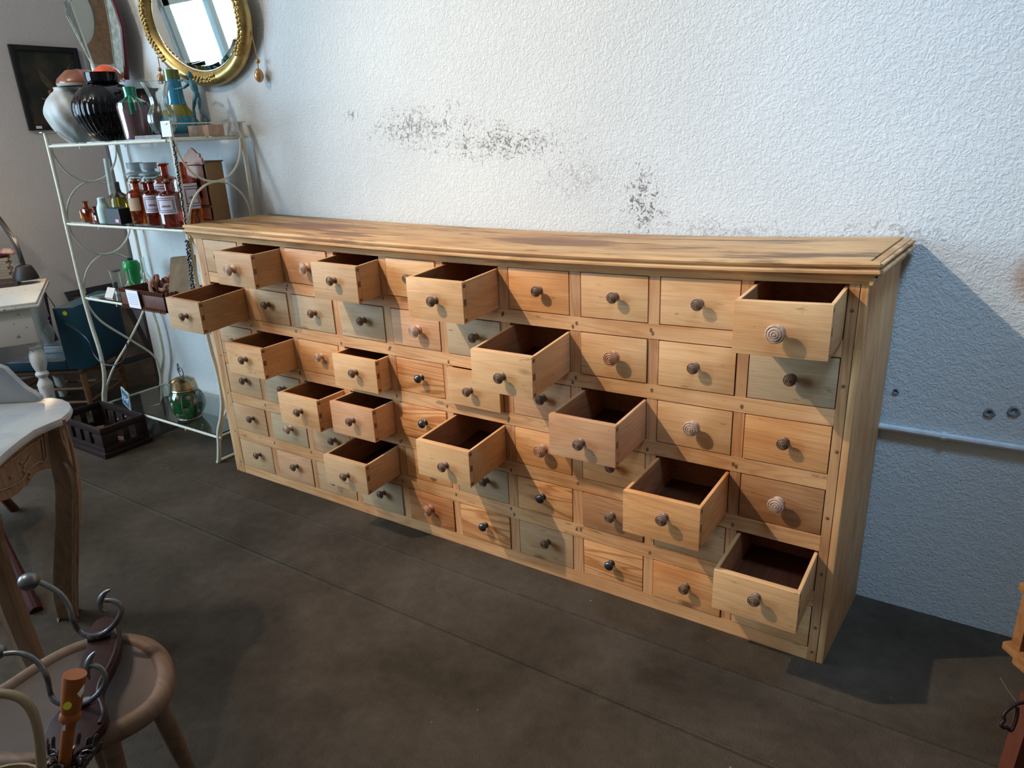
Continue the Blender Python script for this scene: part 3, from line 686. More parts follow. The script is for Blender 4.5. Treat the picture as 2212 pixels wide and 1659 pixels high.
# middle tier: bottles
def bottle(label, u, v, y, vtop, rb, rn, mt, group, lab=None, cork=None, z0=Z2, neck=.76, u_lab=0):
    x, zt, s = place(u, v, y, z0, vtop)
    h = zt - z0; t = thing('pharmacy_bottle', (x, y, z0), label, 'bottle', group)
    pr = [(rb * .93 * s, 0), (rb * s, .005), (rb * s, h * (neck - .07)), (rb * .9 * s, h * (neck - .02)), (rn * 1.1 * s, h * neck + .008), (rn * s, h * (neck + .07)), (rn * s, h * .95), (rn * 1.6 * s, h * .985), (rn * 1.6 * s, h)]
    pin = [(max(r - .0028, .002), hh) for r, hh in pr[::-1] if hh > .006] + [(.001, .006)]
    MB().lathe((x, y, z0), [(.001, 0)] + pr + pin, n=32, cap=False).build('glass_body', mt, t)
    if cork: MB().lathe((x, y, zt - .012), [(rn * .7 * s, 0), (rn * .85 * s, .02), (rn * .8 * s, .022)], n=14).build('cork', plain('cork', (.24, .14, .09), .8, noise=.3, nscale=200), t)
    if lab:
        v0, v1, a0, a1, style = lab     # height fractions and angles round the bottle, measured from the camera side
        va = math.atan2(CAM.y - y, CAM.x - x)
        def band(f0, f1, b0, b1, off):
            vs = []; fs = []; n = 14
            for i in range(n + 1):
                a = va + b0 + (b1 - b0) * i / n
                for hh in (f0, f1): vs.append((x + math.cos(a) * (rb * s + off), y + math.sin(a) * (rb * s + off), z0 + h * hh))
            for i in range(n): fs.append([2 * i, 2 * i + 2, 2 * i + 3, 2 * i + 1])
            return vs, fs
        mb = MB(); vs, fs = band(v0, v1, a0, a1, .0006); mb.add(vs, fs)
        if style == 'framed':
            for k, off in ((.10, .0), (.20, .0)):
                dv = (v1 - v0) * k; da = (a1 - a0) * k * .6; tv = .012; ta = .045
                for q in ((v0 + dv, v0 + dv + tv, a0 + da, a1 - da), (v1 - dv - tv, v1 - dv, a0 + da, a1 - da), (v0 + dv, v1 - dv, a0 + da, a0 + da + ta), (v0 + dv, v1 - dv, a1 - da - ta, a1 - da)):
                    vs, fs = band(*q, .0011); mb.add(vs, fs, 1)
            vm = (v0 + v1) / 2; am = a0 + (a1 - a0) * .3
            for i in range(7):
                vs, fs = band(vm - .045, vm - .012 + .008 * (i % 3), am + i * .10, am + i * .10 + .055, .0011); mb.add(vs, fs, 1)
        mb.build('label', [M_label if style == 'framed' else plain('tan_label', (.52, .36, .22), .7), M_ink], t)
    return t
GB = 'pharmacy bottles on the middle tier'
bottle('tall brown pharmacy bottle behind, neck showing above the labelled bottles, left of the white post', 364, 420, .215, 353, 29, 8, M_amber, GB, lab=(.25, .66, -1.0, .3, 'framed'))
bottle('tall brown pharmacy bottle just right of the white post, partly behind it', 404, 420, .14, 350, 25, 8, M_amber, GB, lab=(.25, .66, -.3, 1.1, 'framed'))
bottle('small brown pharmacy bottle behind the front row, only its neck showing', 318, 430, .15, 393, 18, 5.5, M_amberd, GB)
bottle('brown pharmacy bottle with a torn tan label, left end of the front row', 300, 440, .075, 391, 21, 7.5, M_amber, GB, lab=(.32, .62, -1.15, .1, 'tan'), cork=True)
bottle('dark brown labelled pharmacy bottle with cork, second in the front row', 333, 440, .06, 392, 21, 6.5, M_amberd, GB, lab=(.30, .70, -1.1, .75, 'framed'), cork=True)
bottle('dark brown labelled pharmacy bottle with cork, right end of the front row', 369, 440, .045, 392, 27, 6.5, M_amberd, GB, lab=(.30, .70, -1.2, .35, 'framed'), cork=True)
bottle('tiny square brown bottle with a dark neck, far left on the middle tier', 189, 460, .09, 435, 14, 5.5, M_amber, 'tiny brown bottles', neck=.6)
bottle('tiny brown bottle with a white sticker between the far left one and the white bottle', 207, 462, .085, 446, 9, 5, M_amberd, 'tiny brown bottles', neck=.62)
for (u, v, y, w_, hh) in ((181, 456, .045, .010, .008), (206, 471, .045, .006, .011)):
    q = P(u, v, 1, y)
    tag(MB().obox(q, (w_, 0, -.002), (0, .0008, 0), (.001, 0, hh)).build('price_sticker', M_paper), 'white sticker on the %s tiny brown bottle' % ('square far left' if u < 190 else 'second'), 'sticker')
pot('white_bottle', 'pale aqua white bottle with a slanted top beside the black box', 'bottle', 224, 455, .045, Z2, 426, [(0, 12), (.05, 13), (.55, 13), (.75, 9), (.85, 8), (.97, 7.5), (1, 3)], plain('pale_aqua_plastic', (.50, .66, .62), .45), n=24)
x0 = xat(234, .02, Z2 + .02); x1 = xat(264, .02, Z2 + .02)
o = MB().box(x0, x1, .012, .085, Z2, Z2 + .068).build('small_box', plain('black_card', (.012, .018, .022), .5)); tag(o, 'small black box at the front of the middle tier', 'box')
tag(MB().box(x1 - .04, x1 - .012, .0105, .0118, Z2 + .008, Z2 + .022).build('price_sticker', plain('pink_white_sticker', (.7, .35, .38), .6)), 'pink and white sticker on the front of the black box', 'sticker')
x, zt, s = place(258, 440, .16, Z2, 393); h = zt - Z2
t = thing('fabric_topped_bottle', (x, .16, Z2), 'olive glass bottle with grey cloth tied over its neck, behind the black box', 'bottle')
MB().lathe((x, .16, Z2), [(18 * s, 0), (18.5 * s, .006), (17.5 * s, h * .5), (15 * s, h * .62), (7 * s, h * .72), (6.5 * s, h * .96)]).build('glass_body', plain('olive_glass', (.30, .26, .03), .04, trans=.9), t)
MB().lathe((x, .16, Z2 + h * .60), [(19 * s, 0), (16 * s, h * .03), (9 * s, h * .12), (7.5 * s, h * .22), (8 * s, h * .38), (7 * s, h * .4)], n=40, fn=lambda a, k, h_: 1 + (.28 * math.sin(7 * a) if k < 2 else .08 * math.sin(5 * a))).build('cloth_cover', plain('grey_cloth', (.13, .115, .11), .85, noise=.3), t)
q0, q1 = P(229, 343, 1, .22), P(242, 425, 1, .20)
tag(MB().tube([q0, q1], [.013, .012], n=18).build('glass_tube', plain('milky_glass', (.72, .76, .74), .15, trans=.6)), 'slanted clear glass tube behind the olive bottle', 'tube')
for (u, lab) in ((291, 'clear apothecary jar with a frosted stopper, left one of the pair'), (320, 'clear apothecary jar with a frosted stopper, right one of the pair')):
    yy = .26 if u < 300 else .235
    x, zt, s = place(u + 2, 365, yy, Z2, 351)
    t = thing('apothecary_jar', (x, yy, Z2), lab, 'jar', 'clear stoppered jars'); zb = zat(x, yy, 379); hb = zb - Z2
    MB().lathe((x, yy, Z2), [(.001, 0), (24 * s, 0), (25 * s, .008), (25 * s, hb * .85), (22 * s, hb * .95), (15 * s, hb), (13.5 * s, hb), (20 * s, hb * .94), (23.5 * s, hb * .84), (23.5 * s, .01), (.001, .008)], cap=False).build('glass_body', M_glass, t)
    MB().lathe((x, yy, zb - .012), [(12 * s, 0), (13 * s, .012), (23 * s, .0145), (22 * s, .022), (12 * s, .03), (10 * s, .045), (16 * s, (zt - zb) * .72), (17 * s, (zt - zb) + .010), (15 * s, (zt - zb) + .012)]).build('stopper', plain('frosted_stopper_glass', (.50, .54, .54), .4, trans=.5), t)
# doll-size cupboard
x0 = xat(399, .19, Z2 + .15); x1 = xat(446, .19, Z2 + .15); xm = (x0 + x1) / 2
y0, y1 = .20, .285; zt = zat(x1, y0, 351)
t = thing('doll_cupboard', (xm, (y0 + y1) / 2, Z2), 'tiny pink painted toy cupboard with a carved crest and glazed door', 'toy cupboard')
PK = plain('pink_paint', (.46, .25, .19), .6, noise=.12, nscale=50)
mb = MB(); mb.box(x0, x0 + .006, y0, y1, Z2, zt); mb.box(x0, x1 - .006, y1 - .004, y1, Z2, zt); mb.box(x0, x1 - .006, y0, y1, Z2, Z2 + .008); mb.box(x0, x1 - .006, y0, y1, Z2 + .062, Z2 + .068); mb.box(x0 - .006, x1 - .003, y0 - .008, y1, zt - .008, zt)
mb.build('carcass', PK, t)
MB().box(x1 - .006, x1, y0 + .002, y1, Z2, zt).build('side_panel', plain('tan_board', (.30, .17, .075), .7, noise=.1), t)
mb = MB(); mb.box(x0 - .004, x1 + .006, y0 + .0, y1 + .004, zt, zt + .005); mb.build('top_board', plain('dark_board', (.12, .05, .03), .6), t)
cr = [(-.42, 0), (-.42, .018), (-.34, .022), (-.36, .036), (-.22, .042), (-.10, .058), (0, .064), (.10, .058), (.22, .042), (.36, .036), (.34, .022), (.42, .018), (.42, 0)]
wd = (x1 - x0)
mb = MB().prism([(xm + a * wd, y0 - .002, zt + b_ * .95) for a, b_ in cr], (0, .008, 0)); mb.build('crest', PK, t)
mb = MB()
fz0, fz1 = Z2 + .072, zt - .012
mb.box(x0 + .008, x0 + .036, y0 - .006, y0, fz0, fz1); mb.box(x1 - .044, x1 - .016, y0 - .006, y0, fz0, fz1); mb.box(x0 + .036, x1 - .044, y0 - .006, y0, fz0, fz0 + .03); mb.box(x0 + .036, x1 - .044, y0 - .006, y0, fz1 - .05, fz1); mb.box(x0 + .036, x1 - .044, y0 - .005, y0 - .001, (fz0 + fz1) / 2 - .012, (fz0 + fz1) / 2 - .007)
dd = mb.build('door', PK, t)
MB().box(x0 + .036, x1 - .044, y0 - .003, y0 - .0015, fz0 + .03, fz1 - .05).build('door_glass', plain('dark_door_glass', (.05, .045, .045), .1), dd)
dd = MB().box(x0 + .01, x1 - .014, y0 - .005, y0, Z2 + .012, Z2 + .06).build('drawer', PK, t)
MB().ball((xm, y0 - .009, Z2 + .036), .005, n=6).build('knob', plain('knob_dark', (.08, .03, .02), .4), dd)

# lower tier
q = P(232, 634, 1, .03); x = q.x
tag(MB().prism([(x - .035, .03, Z3), (x + .035, .03, Z3), (x + .035, .055, Z3 + .045), (x - .035, .055, Z3 + .045)], (0, .001, 0)).build('folded_card', plain('cream_card', (.60, .52, .47), .7)), 'small blank folded card at the left of the lower tier', 'card')
x, zt, s = place(252, 610, .12, Z3, 586)
t = thing('glass_jar', (x, .12, Z3), 'slim clear glass jar with a flat grey lid on the lower tier', 'jar'); h = zt - Z3
MB().lathe((x, .12, Z3), [(.001, 0), (9 * s, 0), (10 * s, h), (9 * s, h), (8 * s, .01), (.001, .01)], cap=False).build('glass_body', M_glass, t)
MB().lathe((x, .12, zt), [(12 * s, 0), (12 * s, .006), (11 * s, .008)]).build('lid', plain('grey_lid', (.12, .11, .11), .5), t)
x, zt, s = place(287, 590, .22, Z3, 557); h = zt - Z3
t = thing('green_bottle', (x, .22, Z3), 'bright green bulging glass bottle with a dark cap', 'bottle')
MB().lathe((x, .22, Z3), [(15 * s, 0), (16 * s, h * .1), (15 * s, h * .35), (14.5 * s, h * .5), (18 * s, h * .62), (18 * s, h * .80), (13 * s, h * .91), (6 * s, h * .94)]).build('glass_body', plain('bright_green_glass', (.02, .42, .10), .2, trans=.35), t)
MB().lathe((x, .22, Z3 + h * .93), [(6.5 * s, 0), (6.5 * s, h * .07), (5 * s, h * .07)]).build('cap', M_black, t)
for (u, v, y, vt, lab, rb) in ((279, 605, .13, 583, 'little clear glass flask in front of the green bottle', 12), (312, 585, .2, 556, 'clear round glass flask with a long neck, right of the green bottle', 14)):
    pot('glass_flask', lab, 'flask', u, v, y, Z3, vt, [(0, rb * .8), (.05, rb), (.3, rb), (.45, rb * .6), (.58, 4.5), (.95, 4.5), (1, 5.5)], M_glass, inner=True, th=.002, group='clear flasks')
# leather tray
a_ = P(259, 624, 1, -.035); z_t = Z3 + .105
x0, x1 = xat(272, -.03, Z3), xat(368, -.03, Z3)
LB = plain('brown_leather', (.115, .038, .022), .45, noise=.25, nscale=40)
t = thing('leather_tray', ((x0 + x1) / 2, .05, Z3), 'brown leather box tray with laced edges full of curled strips', 'tray')
mb = MB(); yt0, yt1 = -.045, .15
mb.box(x0, x1, yt0, yt0 + .006, Z3, Z3 + .085); mb.box(x0, x1, yt1 - .006, yt1, Z3, Z3 + .085); mb.box(x0, x0 + .006, yt0, yt1, Z3, Z3 + .085); mb.box(x1 - .006, x1, yt0, yt1, Z3, Z3 + .085); mb.box(x0, x1, yt0, yt1, Z3, Z3 + .005)
mb.build('body', LB, t, bevel=.001)
mb = MB()
for zz in (Z3 + .006, Z3 + .08):
    n_ = 26
    for i in range(n_):
        xx = x0 + (x1 - x0) * (i + .5) / n_
        mb.tube([(xx - .004, yt0 - .003, zz - .010), (xx + .004, yt0 - .004, zz + .008)], .0032, n=6)
    for i in range(10):
        yy = yt0 + (yt1 - yt0) * (i + .5) / 10
        mb.tube([(x1 + .002, yy - .004, zz - .010), (x1 + .002, yy + .004, zz + .008)], .0032, n=6)
mb.build('lacing', plain('lacing_leather', (.20, .075, .05), .5), t)
x = xat(288, -.06, Z3 + .04)
o = MB().obox((x, -.058, Z3 + .046), (.046, 0, 0), (0, .0012, 0), (-.003, 0, .040)).build('price_card', M_paper); tag(o, 'white handwritten card standing against the front of the leather tray', 'card')
mb = MB()
for i in range(6):
    zz = Z3 + .068 - i * .009
    for k in range(5):
        xx = x - .034 + k * .015; mb.box(xx, xx + .010, -.0603, -.0598, zz, zz + .0022)
mb.build('handwriting', plain('pale_blue_ink', (.38, .38, .62), .7), o).parent = o
random.seed(11)
for i in range(4):
    cx = x1 - .085 - .058 * i; cy = .05 + .03 * (i % 2); R1 = .030 + .006 * (i % 3); zz = Z3 + .055 + .02 * (i % 2)
    pts = []
    for k in range(26):
        a = k / 25 * math.pi * 3.1 + i; r_ = R1 * (1 - .018 * k)
        pts.append((cx + r_ * math.cos(a), cy + .02 * math.sin(a * .5 + i), zz + .03 + r_ * math.sin(a) * .9))
    pts = [(p_[0], p_[1], max(p_[2], Z3 + .012)) for p_ in pts]
    o = MB().tube(pts, .009, n=8, flat=.28).build('leather_strip', plain('tan_leather', (.26, .105, .06), .55, noise=.2)); tag(o, 'curled strip of brown leather lying in the laced tray', 'strip', 'curled leather strips in the tray')
# worn board leaning at the right end of the lower tier
qa, qb, qc, qd = P(357, 640, 1, .0), P(368, 557, 1, .06), P(411, 552, 1, .06), P(428, 630, 1, .0)
zb = Z3 + .001
bx0 = qa.x; bx1 = xat(430, .0, zb)
o = MB().prism([(bx0, .0, zb), (bx1, .0, zb), (qc.x + .02, .06, qc.z), (qb.x, .06, qb.z)], (0, .012, .002)).build('worn_panel', plain('stained_board', (.15, .095, .05), .75, noise=.3, nscale=12, spec=.2)); tag(o, 'worn stained brown panel leaning on the lower tier beside the cabinet', 'panel')

# lowest tier: green jar with gilt lid
x, zt, s = place(399, 850, .075, Z4, 815); h = zt - Z4
x = P(397, 905, 2, Z4).x; yj = .085; s = depth((x, yj, .25)) / F_PX; zt = zat(x, yj, 813); zl = zat(x, yj, 842)
t = thing('lidded_jar', (x, yj, Z4), 'green glass jar with applied leaves and a gilt lid, on the lowest tier', 'jar')
GG = plain('emerald_glass', (.005, .13, .03), .04, trans=.75, coat=1)
hb = zl - Z4
MB().lathe((x, yj, Z4 + .006), [(20 * s, 0), (24 * s, .004), (34 * s, hb * .3), (37 * s, hb * .55), (34 * s, hb * .8), (27 * s, hb * .97)]).build('glass_body', GG, t)
LF = plain('pewter_leaves', (.33, .30, .24), .35, metal=.7)
mb = MB()
va = math.atan2(CAM.y - yj, CAM.x - x)
for i, (da, hh, rr) in enumerate(((-1.25, .75, 6), (-.95, .55, 6.5), (-.5, .82, 6), (-.15, .42, 6.5), (.1, .78, 6), (.45, .62, 6), (.75, .84, 6.5), (1.1, .5, 6), (-.8, .22, 5), (.6, .3, 5.5), (1.9, .6, 6), (2.6, .7, 6), (3.3, .5, 6), (4.1, .7, 6))):
    a = va + da; R1 = (37 - 8 * abs(hh - .55) * 2) * s
    dv = Vector((math.cos(a), math.sin(a), 0))
    c = Vector((x, yj, Z4 + .006 + hb * hh)) + dv * R1
    mb.lathe(c, [(rr * s, 0), (rr * s * .8, .0016), (.001, .003)], n=10, axis=dv, fn=lambda a2, k, h_: 1 + .25 * math.cos(2 * a2))
for da in (-1.1, -.3, .5, 1.3):
    a = va + da; dv = Vector((math.cos(a), math.sin(a), 0)); c0 = Vector((x, yj, Z4 + .006))
    mb.tube(spline([c0 + dv * 24 * s, c0 + dv * 35 * s + Vector((0, 0, hb * .3)), c0 + dv * 38 * s + Vector((0, 0, hb * .6)), c0 + dv * 31 * s + Vector((0, 0, hb * .9))], 5), .0018, n=6)
mb.lathe((x, yj, Z4), [(25 * s, 0), (26 * s, .003), (24 * s, .007)])
mb.build('leaf_mount', LF, t)
hl = zt - zl
MB().lathe((x, yj, zl), [(27 * s, 0), (28 * s, .006), (26.5 * s, .012), (27.5 * s, .016), (26.5 * s, .024), (24 * s, hl * .72), (14 * s, hl * .93), (4 * s, hl)]).build('lid', plain('worn_gilt_metal', (.45, .33, .19), .22, metal=1, noise=.2, nscale=30), t)
zf = zat(x, yj, 786)
ring = [(x + 8 * s * math.cos(a), yj, zt + .022 + 10 * s * math.sin(a)) for a in [2 * math.pi * i / 20 for i in range(20)]]
mb = MB().tube(ring, .0022, n=6, closed=True); mb.tube(spline([(x - .008, yj, zt), (x - .022, yj, zt + .03), (x - .012, yj, zf), (x - .004, yj, zt + .02)], 6), .002, n=6); mb.build('lid_handle', M_black, t)

# ---------------------------------------------------------------- wall-hung things
# oval gilt mirror, its top leaning off the wall
MC = Vector((-.262, .320, 1.900)); tilt = math.radians(7); rotz = math.radians(-5)
def OM(a, rx, rz, dn):   # point on the mirror plane
    lx, lz = rx * math.cos(a), rz * math.sin(a)
    lx, lz = lx * math.cos(rotz) - lz * math.sin(rotz), lx * math.sin(rotz) + lz * math.cos(rotz)
    ex = Vector((1, 0, 0)); ez = Vector((0, -math.sin(tilt), math.cos(tilt))); nn = Vector((0, -math.cos(tilt), -math.sin(tilt)))
    return MC + ex * lx + ez * lz + nn * dn
t = thing('oval_mirror', tuple(MC), 'large oval mirror in a gilt frame with two hanging tassels', 'mirror')
GOLD = plain('aged_gilt', (.45, .32, .12), .34, metal=.85, noise=.3, nscale=20)
RX, RZ = .345, .268
n_ = 96; sect = [(0, -.012), (0, .006), (-.008, .018), (-.022, .026), (-.040, .024), (-.052, .014), (-.056, .010), (-.060, .012), (-.064, .006), (-.064, -.012)]
vs = []; fs = []
for i in range(n_):
    a = 2 * math.pi * i / n_
    for (dr_, dn) in sect: vs.append(OM(a, RX + dr_, RZ + dr_, dn))
for i in range(n_):
    j = (i + 1) % n_
    for k in range(len(sect)):
        l = (k + 1) % len(sect); fs.append([i * len(sect) + k, i * len(sect) + l, j * len(sect) + l, j * len(sect) + k])
MB().add(vs, fs).build('frame', GOLD, t, smooth=40)
random.seed(3)
for (a0, a1) in ((-.62, .45), (math.pi - .5, math.pi + .75), (-math.pi / 2 - .32, -math.pi / 2 + .32)):
    k = 0; a = a0; mb = MB()
    while a < a1:
        c = OM(a, RX - .03 + .010 * math.sin(k * 2.2), RZ - .03 + .010 * math.sin(k * 2.2), .026)
        mb.ball(c, .0062 + .002 * random.random(), .8, n=5, axis=(0, -1, 0)); a += .018 + .012 * random.random(); k += 1
    mb.build('carved_flowers', GOLD, t)
MIR = plain('mirror_silver', (.86, .90, .90), .015, metal=1)
mb = MB(); mb.add([OM(2 * math.pi * i / n_, RX - .083, RZ - .083, .008) for i in range(n_)], [list(range(n_))])
mb.build('mirror_glass', MIR, t, smooth=0)
vs = []; fs = []
for i in range(n_):
    a = 2 * math.pi * i / n_; vs += [OM(a, RX - .062, RZ - .062, .004), OM(a, RX - .083, RZ - .083, .008)]
for i in range(n_):
    j = (i + 1) % n_; fs.append([2 * i, 2 * i + 1, 2 * j + 1, 2 * j])
MB().add(vs, fs).build('bevel_edge', MIR, t, smooth=0)
for (u0, v0, u1, v1, u2, v2, rr) in ((541, 62, 556, 127, 559.5, 163, .0185), (341, 122, 345, 145, 348, 171, .0165)):
    y_ = .335
    q0 = P(u0, v0, 1, y_); q1 = P(u1, v1, 1, y_ + .01); q2 = P(u2, v2, 1, y_ + .008)
    tas = MB().tube([q0, q1, q2], .0022, n=6); tas.ball(P(u1 + (1 if u0 > 500 else 0), v1 + 5, 1, y_ + .01), .0095, n=8)
    tas.ball(q2, rr, 1.45, n=12)
    tas.build('tassel', plain('golden_beads', (.50, .25, .08), .25, metal=.3, coat=.6), t)

# octagonal bevelled mirror, leaning in the corner
OY = .30
def oq(u, v, y): return P(u, v, 1, y)
out_ = [(272, 172), (262, 60), (249, 20), (228, -40), (150, -40), (140, 5), (143, 34), (203, 148)]
t0 = oq(205, 90, OY)
t = thing('bevelled_mirror', tuple(t0), 'tall many-sided mirror with sloping edge strips and a dark red frame, in the corner', 'mirror')
pts = [oq(u, v, OY) for u, v in out_]
# keep everything in one plane with the bottom on the shelf lamp level
inn = [(251, 165), (238, 60), (228, 5), (215, -35), (165, -35), (152, 2), (160, 28), (205, 148)]
ptsi = [oq(u, v, OY) for u, v in inn]
mb = MB().prism([p_ + Vector((0, .004, 0)) for p_ in pts], (0, .014, 0)); 
rim = []
mb.tube([pts[0] + Vector((.006, 0, -.0)), pts[1] + Vector((.008, 0, 0)), pts[2] + Vector((.008, 0, 0)), pts[3]], .010, n=8)
mb.build('frame', plain('dark_red_wood', (.10, .015, .02), .4), t)
mb = MB().add([p_ + Vector((0, .0, 0)) for p_ in ptsi], [list(range(len(ptsi)))[::-1]])
mb.build('mirror_glass', MIR, t, smooth=0)
n8 = len(pts); vs = []; fs = []
for a, b_ in zip(pts, ptsi): vs += [a + Vector((0, .0035, 0)), b_]
for i in range(n8):
    j = (i + 1) % n8; fs.append([2 * i, 2 * j, 2 * j + 1, 2 * i + 1])
MB().add(vs, fs).build('bevel_strip', plain('bevel_glass', (.50, .60, .58), .08, metal=.9, noise=.4, nscale=40), t, smooth=0)

for pl_ in (pts, ptsi):
    MB().tube([p_ + Vector((0, -.001, 0)) for p_ in pl_], .0026, n=6, closed=True).build('bevel_line', plain('bright_bevel', (.85, .92, .90), .1, metal=1), t)
# religious print in a black frame on the grey wall
GX = -2.5
def gp(u, v, off=0): return P(u, v, 0, GX + off)
A0, A1, A2 = gp(14, 95), gp(163, 105), gp(40, 283)
y0, y1 = A0.y, A1.y; z1 = (A0.z + A1.z) / 2; z0 = A2.z
cy = (y0 + y1) / 2
t = thing('framed_print', (GX + .01, cy, z0), 'dark framed print of an angel with a child on the grey wall', 'picture')
fw = .028
mb = MB(); mb.box(GX + .001, GX + .022, y0, y0 + fw, z0, z1); mb.box(GX + .001, GX + .022, y1 - fw, y1, z0, z1); mb.box(GX + .001, GX + .022, y0 + fw, y1 - fw, z0, z0 + fw); mb.box(GX + .001, GX + .022, y0 + fw, y1 - fw, z1 - fw, z1)
mb.build('frame', plain('black_frame', (.012, .011, .012), .35), t, bevel=.002)
cvm = plain('dark_landscape_paint', (.018, .022, .016), .5, nscale=6, col2=(.055, .045, .028))
MB().box(GX + .002, GX + .006, y0 + fw, y1 - fw, z0 + fw, z1 - fw).build('print', cvm, t)
PWD = y1 - y0 - 2 * fw; PH = z1 - z0 - 2 * fw
def pp(a, b_, off=.0): return (GX + .0068 + off, y0 + fw + PWD * a, z0 + fw + PH * b_)
FK_ = 1
figs = [('wing', [(.30, .78), (.36, .74), (.44, .64), (.56, .52), (.55, .44), (.46, .46), (.34, .60)], (.09, .065, .035)),
        ('wing', [(.92, .86), (.84, .80), (.74, .66), (.66, .54), (.68, .48), (.80, .62)], (.085, .068, .04)),
        ('robe', [(.56, .54), (.66, .54), (.72, .44), (.70, .34), (.78, .14), (.58, .12), (.56, .34), (.52, .44)], (.21, .24, .15)),
        ('face', [(.585, .62), (.635, .62), (.645, .57), (.61, .54), (.58, .57)], (.26, .13, .07)),
        ('child', [(.40, .42), (.46, .42), (.50, .34), (.47, .24), (.50, .08), (.42, .08), (.40, .24), (.34, .32)], (.38, .17, .10)),
        ('child_face', [(.40, .48), (.45, .48), (.455, .43), (.43, .415), (.40, .43)], (.32, .16, .09)),
        ('child_arm', [(.34, .36), (.26, .38), (.26, .365), (.35, .33)], (.30, .14, .08)),
        ('ground', [(.0, .0), (1, .0), (1, .08), (.55, .10), (.3, .09), (0, .12)], (.05, .035, .02))]
for i, (nm, poly, col) in enumerate(figs):
    MB().prism([pp(a, b_, .0004 * i) for a, b_ in poly], (.0006, 0, 0)).build(nm, plain(nm + '_paint', col, .5, noise=.35, nscale=40), t)
MB().box(GX + .0222, GX + .0228, y0 + .04, y0 + .075, z0 + .01, z0 + .026).build('sticker', M_paper, t)

# gilt-brown picture with an oval opening on the same wall, in front of the window side; seen in the bevelled mirror
def refl(u, v):
    h_ = P(u, v, 1, OY); d = (h_ - CAM).normalized(); d.y = -d.y
    k = (GX - h_.x) / d.x; return h_ + d * k
ra = refl(250, 140); rb = refl(216, 10)
REFL = (ra.y, ra.y + .44, ra.z, ra.z + .60) if refl(200, 130).y > ra.y else (ra.y - .44, ra.y, ra.z, ra.z + .60)
t = thing('oval_picture', (GX + .02, (REFL[0] + REFL[1]) / 2, REFL[2]), 'brown and gilt picture frame with an oval opening, facing the tall many-sided mirror', 'picture')
py0, py1, pz0, pz1 = REFL

BRN = plain('brown_gilt_frame', (.16, .10, .06), .35, metal=.3, noise=.3)
cyy, czz = (py0 + py1) / 2, (pz0 + pz1) / 2
vs = []; fs = []; m_ = 48
for i in range(m_):
    a = 2 * math.pi * i / m_; c_, s_ = math.cos(a), math.sin(a)
    k = 1 / max(abs(c_) / ((py1 - py0) / 2), abs(s_) / ((pz1 - pz0) / 2))
    vs += [(GX + .025, cyy + c_ * k, czz + s_ * k), (GX + .018, cyy + c_ * .135, czz + s_ * .20), (GX + .001, cyy + c_ * k, czz + s_ * k)]
for i in range(m_):
    j = (i + 1) % m_; fs.append([3 * i, 3 * i + 1, 3 * j + 1, 3 * j]); fs.append([3 * i, 3 * j, 3 * j + 2, 3 * i + 2])
MB().add(vs, fs).build('frame', BRN, t)
MB().add([(GX + .012, cyy + .14 * math.cos(2 * math.pi * i / 32), czz + .205 * math.sin(2 * math.pi * i / 32)) for i in range(32)], [list(range(32))]).build('backing', plain('grey_backing', (.30, .33, .32), .6), t)

# ---------------------------------------------------------------- crate on the floor with its price sign
CX0, CX1, CY0, CY1, CH = -1.15, -.738, -.232, -.006, .152
t = thing('wooden_crate', ((CX0 + CX1) / 2, (CY0 + CY1) / 2, 0), 'dark brown wooden crate with cut-out sides on the floor by the shelf', 'crate')
DKW = plain('dark_crate_wood', (.018, .008, .007), .5, noise=.3, nscale=20)
mb = MB(); mb.box(CX0 - .008, CX1 + .008, CY0 - .008, CY1 + .008, 0.0, .026); mb.build('base', DKW, t, bevel=.003)
for (ya, yb) in ((CY0, CY0 + .012), (CY1 - .012, CY1)):
    mb = MB(); mb.box(CX0, CX1, ya, yb, .026, .055); mb.box(CX0, CX1, ya, yb, .118, CH)
    for xa, xb in ((CX0, CX0 + .05), (CX0 + .085, CX0 + .13), (CX0 + .165, CX0 + .215), (CX0 + .25, CX0 + .30), (CX0 + .335, CX1)): mb.box(xa, xb, ya, yb, .055, .118)
    mb.build('side', DKW, t, bevel=.002)
for (xa, xb) in ((CX0, CX0 + .012), (CX1 - .012, CX1)):
    mb = MB(); mb.box(xa, xb, CY0 + .012, CY1 - .012, .026, .055); mb.box(xa, xb, CY0 + .012, CY1 - .012, .118, CH)
    for ya, yb in ((CY0 + .012, CY0 + .075), (CY0 + .105, CY0 + .135), (CY0 + .165, CY1 - .012)): mb.box(xa, xb, ya, yb, .055, .118)
    mb.build('side', DKW, t, bevel=.002)
random.seed(5)
for i in range(6):
    c = Vector((CX0 + .09 + .05 * i, (CY0 + CY1) / 2 + random.uniform(-.06, .06), .042)); d = Vector((random.uniform(-1, 1), random.uniform(-1, 1), .12)).normalized()
    o = MB().tube([c - d * .05, c, c + d * .045], [.008, .014, .009], n=8).build('wood_piece', plain('reddish_offcut', (.16, .07, .04), .6, noise=.3)); tag(o, 'small reddish wooden offcut lying in the dark crate', 'wood piece', 'offcuts in the crate')
q = P(272.5, 861, 1, -.05)
sg = MB(); e1 = Vector((.028, 0, -.016)).normalized() * .032; e2 = Vector((.006, 0, .04)).normalized() * .044
sg.obox(q, e1, (0, .003, 0), e2)
sl = sg.build('price_sign', plain('sign_border', (.55, .58, .60), .6)); tag(sl, 'small blue price sign reading 25 euro stuck in the crate', 'sign')
MB().obox(q + Vector((0, -.0034, 0)), e1 * .84, (0, .0008, 0), e2 * .88).build('sign_face', plain('slate_blue', (.04, .12, .20), .6), sl)
